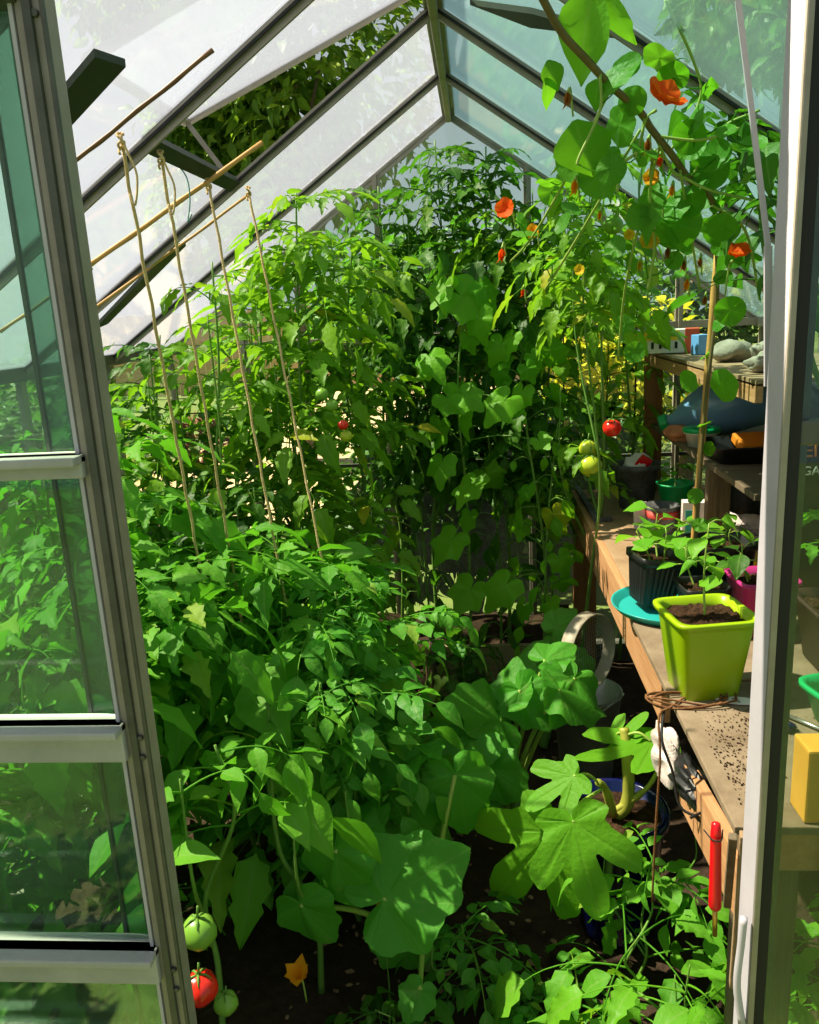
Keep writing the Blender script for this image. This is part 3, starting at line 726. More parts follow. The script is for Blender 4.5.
# bamboo cane standing in the tray
q0 = V(.575, 2.22, BZ + .06); q1 = at(718, 246, 2.22)
b = MB(); n = 15; pts = [q0 + (q1 - q0) * i / (n - 1) for i in range(n)]
b.tube(pts, [.0082 if i % 3 else .0094 for i in range(n)], 10)
tag(build(b, 'bamboo_cane', M['cane'], smooth=True), 'upright bamboo cane standing in the black planter on the bench', 'cane')

# dusty grey pot full of odds and ends
c = V(.60, 3.16, BZ + .001)
gp = thing('plant_pot', 'dusty round black pot full of oddments near the far bench end', 'pot', c)
b = MB(); b.loft(c, [(.062, 0), (.064, .004), (.084, .15), (.090, .152), (.091, .172), (.085, .174), (.080, .15), (.075, .09)], 40); build(b, 'pot_body', M['grey_pl'], gp, smooth=True)
b = MB(); b.blob(c + V(.0, -.02, .17), (.05, .045, .035), 3, .3); tag(build(b, 'crumpled_paper', M['white_pl'], smooth=True), 'crumpled white paper stuffed into the dusty black pot', 'paper')
b = MB(); b.box(c + V(.015, -.055, .185), (.045, .012, .05), roty(rad(35)) @ rotx(rad(20))); tag(build(b, 'seed_packet', M['red'], bevel=.002), 'small red packet sticking out of the dusty black pot', 'packet')
# inner edging strip lying on the bench
b = MB(); s = [lay(573, 489), lay(586, 490), lay(602, 521), lay(593, 523)]
p0, p1 = lay(577, 489), lay(597, 522); b.beam(p0 + V(0, 0, .008), p1 + V(0, 0, .008), .022, .015); b.beam(p1 + V(-.004, 0, .008), lay(612, 521) + V(0, 0, .008), .02, .015)
tag(build(b, 'edging_strip', M['grey_pl'], bevel=.002), 'short grey angled edging strip lying at the far bench corner', 'strip')
# green tub
def tub(name, label, c, r, h, m, rot=np.eye(3), cat='tub', sect=None):
    t = thing(name, label, cat, c)
    b = MB(); b.loft(c, [(r * .78, 0), (r * .98, h * .9), (r * 1.08, h * .91), (r * 1.09, h), (r * 1.0, h), (r * .94, h * .85), (r * .76, .008)], 40, sect, rot=rot, caps=(True, True)); build(b, 'tub_body', M[m], t, smooth=True); return t
gt = tub('plastic_tub', 'green plastic tub with a wilted seedling in front of the shelf post', V(.70, 2.96, BZ + .062), .062, .075, 'grn_pl')
seedling(gt, V(.70, 2.96, BZ + .10), .10, 8, 61, 'nas', L=.04)
b = MB(); b.box((.70, 2.97, BZ + .03), (.16, .12, .058)); tag(build(b, 'wooden_block', M['old_wood'], bevel=.004), 'rough wooden block carrying the green plastic tub', 'block')
# dark pot with a red band
c = V(.62, 2.80, BZ + .001)
dp_ = thing('plant_pot', 'short dark pot with a dull red band in front of the green tub', 'pot', c)
b = MB(); b.loft(c, [(.048, 0), (.05, .004), (.056, .08), (.060, .095), (.056, .096), (.05, .07)], 36); build(b, 'pot_body', M['grey_pl'], dp_, smooth=True)
b = MB(); b.loft(c, [(.0545, .055), (.0575, .08), (.0585, .081), (.0555, .055)], 36, caps=(False, False)); build(b, 'band', mat('dull_red', (.45, .05, .035), .6), dp_, smooth=True)
b = MB(); b.box((.555, 2.84, BZ + .05), (.05, .004, .095), rotx(rad(-12)) @ rotz(rad(15))); tag(build(b, 'plant_label', M['white_pl'], bevel=.001), 'broad white plant label leaning between the dusty pot and dark pot', 'label')
# white carton with teal print
c = V(.70, 2.70, BZ + .001); t = thing('seed_carton', 'white carton with teal printed panels standing behind the seedlings', 'carton', c)
R_ = rotz(rad(-8)); b = MB(); b.box(c + V(0, 0, .065), (.075, .05, .13), R_); build(b, 'carton_body', M['white_pl'], t, bevel=.002)
b = MB()
for z in (.04, .088): b.box(c + R_ @ V(-.012, -.0262, z), (.032, .002, .03), R_)
build(b, 'printed_panel', M['teal'], t)
# long packet orange yellow
c = V(.615, 2.42, BZ + .001); t = thing('seed_packet', 'long orange and yellow patterned packet lying behind the seedlings', 'packet', c)
R_ = rotz(rad(6)) @ rotx(rad(28)); b = MB(); b.box(c + V(0, .0, .032), (.19, .022, .055), R_); build(b, 'packet_body', M['yellow'], t, bevel=.005)
b = MB()
for i in range(9): b.box(c + V(0, 0, .032) + R_ @ V(-.08 + i * .02, -.0118, .004 * (i % 3)), (.009, .002, .04), R_ @ roty(rad(14)))
build(b, 'orange_stripe', M['orange'], t)
b = MB()
for i, cc in enumerate(range(3)): b.box(c + V(.13 + .012 * i, 0, .028), (.008, .02, .05))
build(b, 'blue_striped_end', M['teal'], t)
# crumpled white film, yellow lid, paper bag
c = V(.83, 2.62, BZ + .045); b = MB()
b.blob(c, (.085, .06, .045), 9, .45, 28, 18); tag(build(b, 'plastic_film', M['bag']), 'crumpled white plastic film heaped on the bench before the shelf post', 'film')
c = V(.80, 2.40, BZ + .001); t = thing('domed_lid_dish', 'yellow domed plastic lid on the bench beside the pale door edge', 'lid', c)
b = MB(); b.loft(c, [(.052, 0), (.054, .02), (.048, .035), (.03, .047), (.001, .05)], 32); build(b, 'dome', M['yellow'], t, smooth=True)
b = MB(); b.loft(c, [(.056, 0), (.06, .003), (.06, .010), (.055, .012)], 32); build(b, 'rim', M['yellow'], t, smooth=True)
c = V(.93, 2.52, BZ + .06); b = MB(); b.blob(c, (.05, .04, .06), 12, .2); tag(build(b, 'paper_sack', M['white_pl'], smooth=True), 'small pale paper sack behind the yellow plastic lid', 'sack')
b = MB(); b.box((.72, 2.28, BZ + .014), (.13, .09, .025), rotz(.4)); tag(build(b, 'tissue_pack', M['bag'], bevel=.006), 'flat white pack lying beside the yellow lid', 'pack')

# ------------------------------------------------------------------ on the shelf unit
# large blue bottle lying on its side
a0, a1 = V(.93, 3.06, 1.205), V(.68, 3.14, 1.125); ax = unit(a1 - a0); X_ = unit(np.cross(ax, (0, 0, 1))); Y_ = np.cross(ax, X_)
Rb = np.stack([X_, Y_, ax], axis=1); c = a0
M['blue_bottle'] = D.materials.new('blue_bottle_plastic'); M['blue_bottle'].use_nodes = True
pb = M['blue_bottle'].node_tree.nodes['Principled BSDF']; pb.inputs['Base Color'].default_value = (.22, .38, .60, 1); pb.inputs['Roughness'].default_value = .18; pb.inputs['Transmission Weight'].default_value = .05; pb.inputs['Specular IOR Level'].default_value = .6
t = thing('water_bottle', 'large translucent blue bottle lying on its side on the lower shelf', 'bottle', c)
b = MB(); b.loft(c, [(.02, -.13), (.09, -.125), (.105, -.11), (.107, .02), (.104, .06), (.09, .115), (.065, .165), (.040, .20), (.026, .222), (.024, .25)], 40, rot=Rb); build(b, 'bottle_body', M['blue_bottle'], t, smooth=True)
b = MB(); b.loft(c + ax * .245, [(.029, 0), (.031, .003), (.030, .028), (.026, .031)], 24, rot=Rb, sect=lambda t_: 1 + .03 * cos(18 * t_)); build(b, 'green_cap', M['grn_pl'], t)
t = tub('plastic_tub', 'pale green lidded tub under the blue bottle', V(.76, 2.86, 1.085), .055, .05, 'white_pl')
b = MB(); b.loft(V(.76, 2.86, 1.135), [(.062, 0), (.063, .012), (.055, .016), (.001, .016)], 40); build(b, 'green_lid', M['grn_pl'], t, smooth=True)
b = MB(); b.blob(V(.72, 2.99, 1.075 + .035), (.05, .05, .028), 4, .25); tag(build(b, 'cork_bark', M['terracotta'], smooth=True), 'brown lump of bark on the lower shelf beneath the blue bottle neck', 'bark')
# dark tray with orange sachet
t = thing('seed_tray', 'shallow black tray on the lower shelf holding an orange sachet', 'tray', V(.86, 2.62, 1.085))
b = MB(); b.loft(V(.86, 2.62, 1.085), [(.13, 0), (.14, .045), (.145, .047), (.145, .052), (.137, .052), (.13, .01)], 64, lambda t_: 1.0 / (abs(cos(t_)) ** 9 + abs(sin(t_) / .8) ** 9) ** (1 / 9)); build(b, 'tray_body', M['black_pl'], t, smooth=True)
t = thing('sachet', 'orange and yellow sachet lying in the shallow black tray', 'sachet', V(.84, 2.57, 1.14))
Rs = rotz(.15) @ rotx(.4)
b = MB(); b.box((.84, 2.57, 1.142), (.11, .08, .028), Rs); build(b, 'sachet_body', M['orange'], t, bevel=.005)
b = MB(); b.box(V(.84, 2.57, 1.145) + Rs @ V(-.035, -.0415, -.003), (.03, .002, .02), Rs); build(b, 'yellow_panel', M['yellow'], t)
# black plastic leaning pleated liner
b = MB(); n = 26; vs = []
for i in range(n + 1):
    x = 1.06 + .012 * (1 if i % 2 else -1); y = 2.28 + .55 * i / n
    vs += [(x - .02, y, 1.09), (x + .05, y, 1.33), (x + .06, y, 1.33), (x - .01, y, 1.09)]
f = []
for i in range(n):
    a = i * 4
    f += [(a, a + 1, a + 5, a + 4), (a + 1, a + 2, a + 6, a + 5), (a + 2, a + 3, a + 7, a + 6), (a + 3, a, a + 4, a + 7)]
f += [(0, 3, 2, 1), (4 * n, 4 * n + 1, 4 * n + 2, 4 * n + 3)]
b.add(vs, f); tag(build(b, 'pleated_liner', M['black_pl']), 'pleated black plastic liner leaning at the back of the lower shelf', 'liner')
# carton on the top shelf
pA, pB = at(623, 343, 3.05), at(678, 338, 2.95); c = (pA + pB) / 2; c[2] = 1.379
t = thing('feed_carton', 'long yellow and white carton with a red end lying on the top shelf', 'carton', V(.72, 3.22, 1.38))
R_ = rotz(rad(-14)); c = V(.72, 3.22, 1.38)
b = MB(); b.box(c + V(-.02, 0, .045), (.25, .09, .085), R_); build(b, 'carton_body', M['white_pl'], t, bevel=.002)
b = MB(); b.box(c + V(-.02, 0, .045) + R_ @ V(-.03, -.046, .022), (.18, .003, .035), R_); build(b, 'yellow_band', M['yellow'], t)
b = MB(); b.box(c + V(-.02, 0, .045) + R_ @ V(.105, -.001, .0), (.05, .094, .088), R_); build(b, 'red_end', mat('carton_red', (.55, .08, .03), .6), t, bevel=.002)
b = MB()
for i in range(6): b.box(c + V(-.02, 0, .045) + R_ @ V(-.09 + .028 * i, -.046, -.014), (.010, .003, .024), R_)
build(b, 'dark_print', M['rubber'], t)
b = MB(); b.box((.80, 3.06, 1.415), (.05, .05, .07), rotz(.3)); tag(build(b, 'blue_box', mat('pale_blue_card', (.15, .36, .72), .6), bevel=.002), 'small pale blue box on the top shelf beside the carton', 'box')
for i, (x, y, s_, lb) in enumerate(((.80, 2.70, .06, 'pale grey stone on the top shelf behind the cane'), (.86, 2.46, .075, 'larger pale grey stone on the top shelf near the door edge'), (.77, 2.30, .045, 'small pale stone at the edge of the top shelf'))):
    b = MB(); b.blob((x, y, 1.379 + s_ * .55), (s_, s_ * .8, s_ * .55), 20 + i, .22); tag(build(b, 'stone', mat(f'pale_stone_{"abc"[i]}', (.36, .33, .26), .9, noise=(.20, .19, .14), nscale=20, bump=.4), smooth=True), lb, 'stone', 'stones on the top shelf')

# compost bag and the black shade filler
def compost_bag(label, c, w, d, h, seed, lettering=True, group=None):
    t = thing('compost_bag', label, 'bag', c); rg = random.Random(seed); b = MB()
    prof = [(.7, 0), (.98, .02), (1.0, h * .3), (.97, h * .7), (.85, h * .9), (.55, h), (.2, h * 1.01)]
    sx = lambda t_: 1.0 / (abs(cos(t_) / (w / 2)) ** 4 + abs(sin(t_) / (d / 2)) ** 4) ** .25 * (1 + .03 * sin(5 * t_ + seed))
    b.loft(c, prof, 40, sx); build(b, 'bag_body', M['navy_bag'], t, smooth=True)
    if lettering:
        for txt, z, s_, m in (('EIN', .396, .045, 'orange'), ('GARD', .352, .030, 'white_pl')):
            cu = D.curves.new('lettering', 'FONT'); cu.body = txt; cu.size = s_; cu.extrude = .001; cu.align_x = 'LEFT'
            tmp = D.objects.new('lettering_curve', cu); C.objects.link(tmp); bpy.context.view_layer.update()
            me = D.meshes.new_from_object(tmp.evaluated_get(bpy.context.evaluated_depsgraph_get())); D.objects.remove(tmp); me.materials.clear(); me.materials.append(M[m])
            o = D.objects.new('lettering', me); C.objects.link(o); o.parent = t; o.location = (-.084, -d / 2 - .004, z); o.rotation_euler = (pi / 2, 0, 0)
            o['label'] = 'orange lettering' if txt == 'EIN' else 'white lettering'
    return t
compost_bag('black compost bag with orange and white lettering seen through the glass door', V(.85, 2.055, BZ + .009), .25, .12, .56, 3)
compost_bag('plain black sack shape added for the shade under the lower shelf', V(.99, 2.98, BZ + .001), .26, .30, .25, 5, False)  # added black shape standing in for the shaded space below the shelf

# ------------------------------------------------------------------ bench things seen through the glass door
c = V(.80, 1.68, BZ + .007)
t = thing('seed_tray', 'brown planter with a leggy tomato seedling seen through the glass door', 'tray', c)
b = MB(); b.loft(c, [(.10, 0), (.118, .13), (.123, .131), (.123, .139), (.114, .139), (.108, .11)], 64, rsq, caps=(True, False)); build(b, 'tray_body', mat('brown_plastic', (.045, .022, .018), .5), t, smooth=True)
soil_in('compost', c + V(0, 0, .118), .11, rsq, t, seed=15, n=48)
for k, (dx, dy) in enumerate(((-.07, -.03), (-.03, .05))):
    p = c + V(dx, dy, .115); rg = random.Random(70 + k); top = p + V(.05 - .03 * k, .02, .21)
    pts = curve([p, p + V(-.005, 0, .07), p + V(.02, .01, .14), top], 5); b = MB(); b.tube(pts, .0045, 7); build(b, 'stem', M['stem_pale'], t, smooth=True)
    mb = MB()
    for i in range(5):
        a = i * 2.4 + k; compound(mb, rg, pts[-1 - i], V(cos(a), sin(a), .5), .13, TOM, 2, .45, .6)
    build(mb, 'foliage', LG['cool'], t, vein=True, smooth=True)
b = MB(); b.blob(c + V(.05, -.03, .14), (.045, .03, .02), 8, .3); tag(build(b, 'pot_shard', M['terracotta'], smooth=True), 'broken terracotta shard lying on the brown planter soil', 'shard')
c = V(.70, 1.42, BZ + .007)
t = thing('plastic_tub', 'open green plastic box on the bench seen through the glass door', 'tub', c)
b = MB(); b.loft(c, [(.075, 0), (.092, .06), (.100, .062), (.100, .072), (.092, .072), (.088, .055), (.072, .006)], 64, rsq, rot=rotz(.25)); build(b, 'tub_body', M['grn_pl'], t, smooth=True)
c = V(.582, 1.56, BZ + .007)
t = thing('hose_connector', 'brass hose connector standing on the bench by the green box', 'connector', c)
b = MB(); b.loft(c, [(.014, 0), (.016, .004), (.016, .016), (.011, .018), (.011, .028), (.018, .030), (.018, .042), (.012, .045), (.010, .062), (.007, .064)], 20); build(b, 'connector_body', M['brass'], t, smooth=True)
b = MB(); b.loft(c, [(.0185, .031), (.0195, .033), (.0195, .040), (.0185, .042)], 12, caps=(False, False)); build(b, 'nut', M['brass'], t)
b = MB(); b.tube([lay(781, 719) + V(0, 0, .013), lay(840, 744) + V(0, 0, .013)], .0035, 8); tag(build(b, 'steel_rod', M['steel'], smooth=True), 'thin steel rod lying on the bench behind the glass door', 'rod')
b = MB(); b.blob(lay(784, 733) + V(0, 0, .014), (.02, .015, .010), 2, .3); tag(build(b, 'blue_clip', M['blue_pot'], smooth=True), 'small blue clip lying beside the steel rod', 'clip')
c = V(.515, 1.165, BZ + .0065); b = MB(); b.box(c + V(0, 0, .062), (.085, .055, .122), rotz(.03)); tag(build(b, 'wooden_block', M['blockwood'], bevel=.004), 'smooth yellow wooden block standing at the bench end behind the glass door', 'block')

# twine coil and hanging cords at the bench edge
b = MB(); rg = random.Random(4); c = V(.405, 1.50, BZ + .012); pts = []
for i in range(64):
    a = i * .42; r = .05 + .018 * sin(i * .37); pts.append(lay(697, 704) + V(1.5 * r * cos(a), .55 * r * sin(a), .012 + .006 * sin(i * .9)))
b.tube(curve(pts, 3), .0022, 5)
b.tube(curve([lay(670, 712) + V(0, 0, .01), lay(700, 694) + V(0, 0, .012), lay(740, 690) + V(0, 0, .02), lay(775, 684) + V(0, 0, .01)], 6), .0024, 5)
t = thing('twine_coil', 'loose coil of brown twine on the plywood by the lime pot with ends hanging down', 'twine', lay(690, 706))
build(b, 'coil', M['cord'], t, smooth=True)
e = V(.378, 1.46, BZ - .01)
b = MB(); b.tube(curve([lay(668, 712) + V(0, 0, .008), lay(661, 716) + V(-.004, 0, -.002), at(660, 760, 1.46), at(656, 820, 1.46), at(652, 902, 1.46)], 6), .0024, 5); build(b, 'hanging_end', M['cord'], t, smooth=True)
b = MB(); b.tube(curve([lay(664, 712) + V(0, 0, .006), at(662, 740, 1.45), at(672, 770, 1.44), at(680, 806, 1.42), at(700, 818, 1.40)], 6), .0028, 5); b.tube(curve([at(690, 818, 1.40), at(704, 812, 1.40), at(712, 818, 1.38), at(702, 822, 1.4), at(694, 815, 1.4)], 5), .0028, 5); build(b, 'dark_loop', M['rubber'], t, smooth=True)
# white tag
t = thing('plant_label', 'white oval plant tag with a hole lying on the plywood', 'label', lay(735, 706) + V(0, 0, .001))
b = MB(); n = 24; q = lay(738, 705) + V(0, 0, .0085); vs = []
for z in (0, .0015):
    for j in range(n):
        a = 2 * pi * j / n; vs.append(q + rotz(-.2) @ V(.042 * cos(a), .016 * sin(a), z))
b.add(vs, [tuple(range(n))[::-1], tuple(range(n, 2 * n))] + [(j, (j + 1) % n, n + (j + 1) % n, n + j) for j in range(n)]); build(b, 'tag_plate', M['white_pl'], t)
b = MB(); b.loft(q + V(.0, -.006, .0016), [(.0028, 0), (.002, .0004)], 10); build(b, 'hole', M['rubber'], t)
# crumbs of soil on the bench
b = MB(); rg = random.Random(8)
for i in range(700):
    p = lay(rg.gauss(735, 28), rg.uniform(712, 812)) + V(0, 0, .0075); s_ = rg.uniform(.0006, .0022)
    if p[0] < BX + .01: continue
    b.blob(p, (s_, s_, s_ * .6), i, .2, 5, 3)
o = tag(build(b, 'spilled_soil', M['compost']), 'scatter of dark soil crumbs on the plywood top', 'soil', kind='stuff')

# ------------------------------------------------------------------ under and at the end of the bench
# red handled tool hanging from the bench end
p0, p1 = at(716, 822, 1.11), at(715, 908, 1.11)
t = thing('hand_brush', 'hand tool with a bright red handle hanging from the bench end', 'tool', p1)
d = unit(p1 - p0); X_ = unit(np.cross(d, (0, 1, 0))); Rr = np.stack([X_, np.cross(d, X_), d], axis=1); ln = np.linalg.norm(p1 - p0)
b = MB(); b.loft(p0, [(.002, 0), (.0065, .003), (.008, .02), (.0085, ln * .5), (.0095, ln * .85), (.0098, ln * .97), (.008, ln), (.002, ln * 1.005)], 20, rot=Rr); build(b, 'red_handle', M['red'], t, smooth=True)
b = MB(); b.tube([p1, p1 + d * .05], .004, 8); build(b, 'ferrule', M['brass'], t, smooth=True)
b = MB(); b.tube(curve([p0 + V(-.014, .012, -.022), p0 + V(-.006, -.010, -.024), p0 + V(.006, -.010, -.024), p0 + V(.014, .012, -.022)], 5), .0012, 5); build(b, 'hanging_wire', M['rubber'], t, smooth=True)
# stakes leaning at the bench end
b = MB(); b.beam(at(733, 836, 1.12), at(727, 905, 1.16), .012, .014); tag(build(b, 'bristle_stick', M['old_wood'], bevel=.002), 'grey fuzzy stick hanging beside the red handled tool', 'stick')
b = MB(); b.beam(at(744, 834, 1.10), at(733, 985, 1.14), .012, .016); tag(build(b, 'wooden_stake', M['ply'], bevel=.002), 'pale wooden stake propped against the bench end', 'stake')
# white carrier bag and black film on the lower rail
b = MB(); c = at(668, 752, 1.64); b.blob(c, (.022, .06, .045), 33, .5, 36, 24); tag(build(b, 'carrier_bag', M['bag']), 'crumpled white carrier bag tucked behind the twine under the bench', 'bag')
b = MB(); c = at(690, 782, 1.50); b.blob(c, (.03, .07, .03), 34, .35, 24, 16); tag(build(b, 'black_film', M['black_pl'], smooth=True), 'crumpled black plastic film under the bench edge beside the white bag', 'film')
# galvanised bucket with the sieve on top
c = V(.335, 2.58, .004); bk = thing('bucket', 'galvanised bucket half hidden by leaves under the bench', 'bucket', c)
b = MB(); b.loft(c, [(.085, 0), (.087, .004), (.115, .30), (.120, .302), (.120, .31), (.112, .31), (.084, .01)], 40); build(b, 'bucket_body', M['galv'], bk, smooth=True)
b = MB(); b.tube(curve([c + V(-.118, 0, .30), c + V(-.10, -.09, .33), c + V(0, -.15, .30), c + V(.10, -.09, .33), c + V(.118, 0, .30)], 6), .003, 6); build(b, 'bail_handle', M['galv'], bk, smooth=True)
c = at(588, 651, 2.50); nr = unit(V(.74, -.66, .06)); X_ = unit(np.cross(nr, (0, 0, 1))); Y_ = np.cross(nr, X_); Rv = np.stack([X_, Y_, nr], axis=1)
sv = thing('garden_sieve', 'round garden sieve standing on edge against the bench post', 'sieve', c - V(0, 0, .125))
b = MB(); b.loft(c, [(.122, -.024), (.125, -.022), (.125, .022), (.122, .024), (.119, .022), (.119, -.022)], 56, rot=Rv, caps=(False, False)); build(b, 'hoop', M['sieve'], sv, smooth=True)
b = MB()
for i in range(-9, 10):
    u = i * .0125; h = math.sqrt(max(0, .12 ** 2 - u * u))
    b.tube([c + Rv @ V(u, -h, -.02), c + Rv @ V(u, h, -.02)], .0007, 4); b.tube([c + Rv @ V(-h, u, -.02), c + Rv @ V(h, u, -.02)], .0007, 4)
build(b, 'wire_mesh', M['galv'], sv)
# board at the back bed with stake
pL, pR = at(430, 655, 3.2), at(536, 660, 3.2); z0, z1 = at(480, 672, 3.2)[2], at(480, 645, 3.2)[2]
b = MB(); b.box(((pL[0] + pR[0]) / 2 + .02, 3.2, (z0 + z1) / 2 - .06), (pR[0] - pL[0] + .08, .025, z1 - z0 + .12)); tag(build(b, 'edging_board', M['board'], bevel=.003), 'weathered timber board edging the soil bed at the back', 'board')
b = MB(); q = at(432, 640, 3.17); b.tube([V(q[0], 3.17, 0), q], [.011, .012], 8); b.ball(q + V(0, 0, .012), .016, 10, 6); tag(build(b, 'bed_peg', M['old_post'], smooth=True), 'knobbed wooden peg at the end of the edging board', 'peg')
# blue pot holding the fig
c = V(.315, 1.86, .004); bp_ = thing('fig_pot', 'cobalt blue glazed pot holding the young fig under the bench', 'pot', c)
b = MB(); b.loft(c, [(.085, 0), (.09, .01), (.120, .31), (.130, .315), (.132, .345), (.126, .35), (.116, .345), (.108, .30)], 44); build(b, 'pot_body', M['blue_pot'], bp_, smooth=True)
soil_in('compost', c + V(0, 0, .320), .111, lambda t_: 1, bp_, seed=21, n=40)
# canes on the roof slope and hanging twines
def cane(label, a, b_, r=.0065):
    n = 13; pts = [a + (b_ - a) * i / (n - 1) + V(0, 0, .001 * sin(i * 1.3)) for i in range(n)]
    m = MB(); m.tube(pts, [r if i % 3 else r * 1.15 for i in range(n)], 8); return tag(build(m, 'bamboo_cane', M['cane' if r != .004 else 'cane_dark'], smooth=True), label, 'cane', 'canes tied under the roof')
cane('dark bamboo cane tied to the vent sill, the highest of the roof canes', under(62, 172, .95), under(213, 50, .95), .004)
cane('thick golden bamboo cane crossing the twines under the roof', under(83, 270, .93), under(262, 143, .96), .0056)
cane('thin cane lying just under the golden cane along the roof bar', under(76, 322, .96), under(250, 194, .97), .0038)
cane('pale thin cane under the roof glass beside the sliding door', under(0, 332, .93), under(92, 268, .95), .0038)
tw = [((120, 135), (195, 540), 1.80, 1.86, 'first twine from the sliding door, hanging from the dark roof cane'), ((160, 152), (228, 540), 1.90, 2.0, 'second twine from the sliding door, with a loose loop at its top'),
      ((208, 180), (275, 545), 2.05, 2.05, 'third twine from the sliding door, hanging into the big tomato leaves'), ((248, 188), (322, 560), 2.26, 2.2, 'fourth twine from the sliding door, in front of the bright tomatoes')]
for i, (a, c_, ya, yb, lb) in enumerate(tw):
    A, B = under(*a, .955), at(*c_, yb); n = 30; b = MB()
    ext = B + (B - A) * .5; pts = [A + (ext - A) * k / n + V(.0015 * sin(k * 2.1 + i), .0015 * cos(k * 1.7), 0) for k in range(n + 1)]
    t = thing('twine', lb, 'twine', (A[0], A[1], ext[2]), 'twines hanging from the roof')
    b.tube(pts, .0034, 6); build(b, 'strand', M['twine'], t, smooth=True)
    b = MB(); kn = [A + V(.006 * cos(q * 1.3), .006 * sin(q * 1.3), .008 * sin(q * .8) - .002 * q) for q in range(14)]; b.tube(curve(kn, 2), .0026, 5)
    if i < 2: b.tube(curve([A, A + V(.01, 0, -.03), A + V(.022, 0, -.07), A + V(.012, .0, -.12), A + V(.004, 0, -.10)], 5), .0022, 5)
    build(b, 'knot', M['twine'], t, smooth=True)
b = MB(); b.tube(curve([at(170, 158, 1.95), at(186, 176, 1.95), at(190, 200, 1.95), at(188, 222, 1.95), at(192, 214, 1.95)], 5), .0016, 5); tag(build(b, 'green_string', M['green_string'], smooth=True), 'short green string dangling between the second and third twine', 'string')
# ------------------------------------------------------------------ plants
def fruit(parent, c, r, m, rg, label=None, squash=.92):
    b = MB(); b.ball(c, r, 18, 12, squash, ribs=5, axis=rotx(rg.uniform(-.3, .3)))
    o = build(b, 'tomato', M[m], parent, smooth=True)
    if label: o['label'] = label
    b = MB(); top = c + V(0, 0, r * squash * .96)
    for k in range(5):
        a = k * 2 * pi / 5; e = top + V(cos(a) * r * .75, sin(a) * r * .75, -r * .22); b.tube([top, (top + e) / 2 + V(0, 0, r * .15), e], [r * .10, r * .08, r * .02], 4)
    b.tube([top, top + V(.004, 0, r * .8)], r * .08, 5)
    build(b, 'calyx', M['stem'], o, smooth=True)
    return o

def tomato(label, base, top, n, L, lm, seed, pairs=3, size=.42, tmin=.12, droop=.9, leaflets=TOM, name='tomato_plant', cat='plant', group=None, side=1.0, fruits=(), r=.008, bias=(0, 0), up=.45, shoots=3, zmin=None):
    """a tall plant: main stem, side shoots, pinnate leaves all the way up"""
    rg = random.Random(seed); base = np.array(base, float); top = np.array(top, float)
    t = thing(name, label, cat, (base[0], base[1], 0), group)
    mid = (base + top) / 2 + V(rg.uniform(-.05, .05), rg.uniform(-.05, .05), 0)
    main = curve([base, base * .7 + top * .3 + V(rg.uniform(-.03, .03), rg.uniform(-.03, .03), 0), mid, base * .2 + top * .8 + V(rg.uniform(-.04, .04), 0, 0), top], 8)
    stems = [main]
    for k in range(shoots):
        i = int(len(main) * rg.uniform(.15, .75)); a = rg.uniform(0, 6.28); h = (top[2] - main[i][2]) * rg.uniform(.45, .9) + .05
        q = main[i]; e = q + V(cos(a) * .13 + bias[0] * .3, sin(a) * .12 + bias[1] * .3, h); stems.append(curve([q, (q + e) / 2 + V(cos(a) * .06, sin(a) * .06, -.02), e], 8))
    b = MB()
    for k, s in enumerate(stems): b.tube(s, [r * (1 if k == 0 else .7) * (1 - .65 * i / len(s)) for i in range(len(s))], 7)
    build(b, 'stem', M['stem'], t, smooth=True, clamp=True)
    mb = MB(); a = rg.uniform(0, 6)
    for i in range(n):
        s = stems[0] if rg.random() < .55 else rg.choice(stems); u = tmin + (1 - tmin) * (i + rg.random()) / n
        if s is not main: u = rg.uniform(.2, 1)
        q = s[min(len(s) - 1, int(u * (len(s) - 1)))]; a += 2.4 + rg.uniform(-.4, .4)
        d = unit(V(cos(a) + bias[0], sin(a) + bias[1], rg.uniform(up - .3, up + .35)))
        if zmin and q[2] < zmin: continue
        compound(mb, rg, q, d, L * rg.uniform(.7, 1.15) * (1.0 if u < .85 else .75), leaflets, pairs, size, droop * rg.uniform(.6, 1.3))
    build(mb, 'foliage', LG[lm], t, clamp=True, vein=True, smooth=True)
    for px, py, Y, rr, m, lb in fruits: 
        c = at(px, py, Y); fruit(t, c, rr, m, rg, lb)
    return t

# back left: sunlit tomatoes against the sloping glass
BACK = 'tomato plants at the back of the bed'
tomato('bright sunlit tomato plant with ripening fruit behind the fourth twine', at(300, 640, 2.75) * V(1, 1, 0), at(296, 192, 2.75), 105, .25, 'bright', 101, fruits=[(322, 394, 2.50, .020, 'tom_green', None), (332, 405, 2.50, .020, 'tom_green', None), (343, 425, 2.52, .017, 'tom_red', 'small red tomato'), (346, 436, 2.55, .020, 'tom_yel', 'yellowing tomato')], shoots=5, group=BACK)
tomato('tall tomato plant pressed against the sloping roof glass between second and third twine', at(215, 640, 2.55) * V(1, 1, 0), at(212, 262, 2.55), 56, .24, 'bright', 102, group=BACK)
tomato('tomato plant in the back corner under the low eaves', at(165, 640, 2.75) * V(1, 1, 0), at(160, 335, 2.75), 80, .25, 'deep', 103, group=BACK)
tomato('drooping tomato plant beside the dark gap at the back glass', at(345, 640, 2.95) * V(1, 1, 0), at(352, 245, 2.95), 55, .24, 'bright', 104, group=BACK)
tomato('tomato plant with long drooping leaves in front of the back left post', at(268, 640, 3.0) * V(1, 1, 0), at(262, 235, 3.0), 70, .26, 'bright', 105, group=BACK)
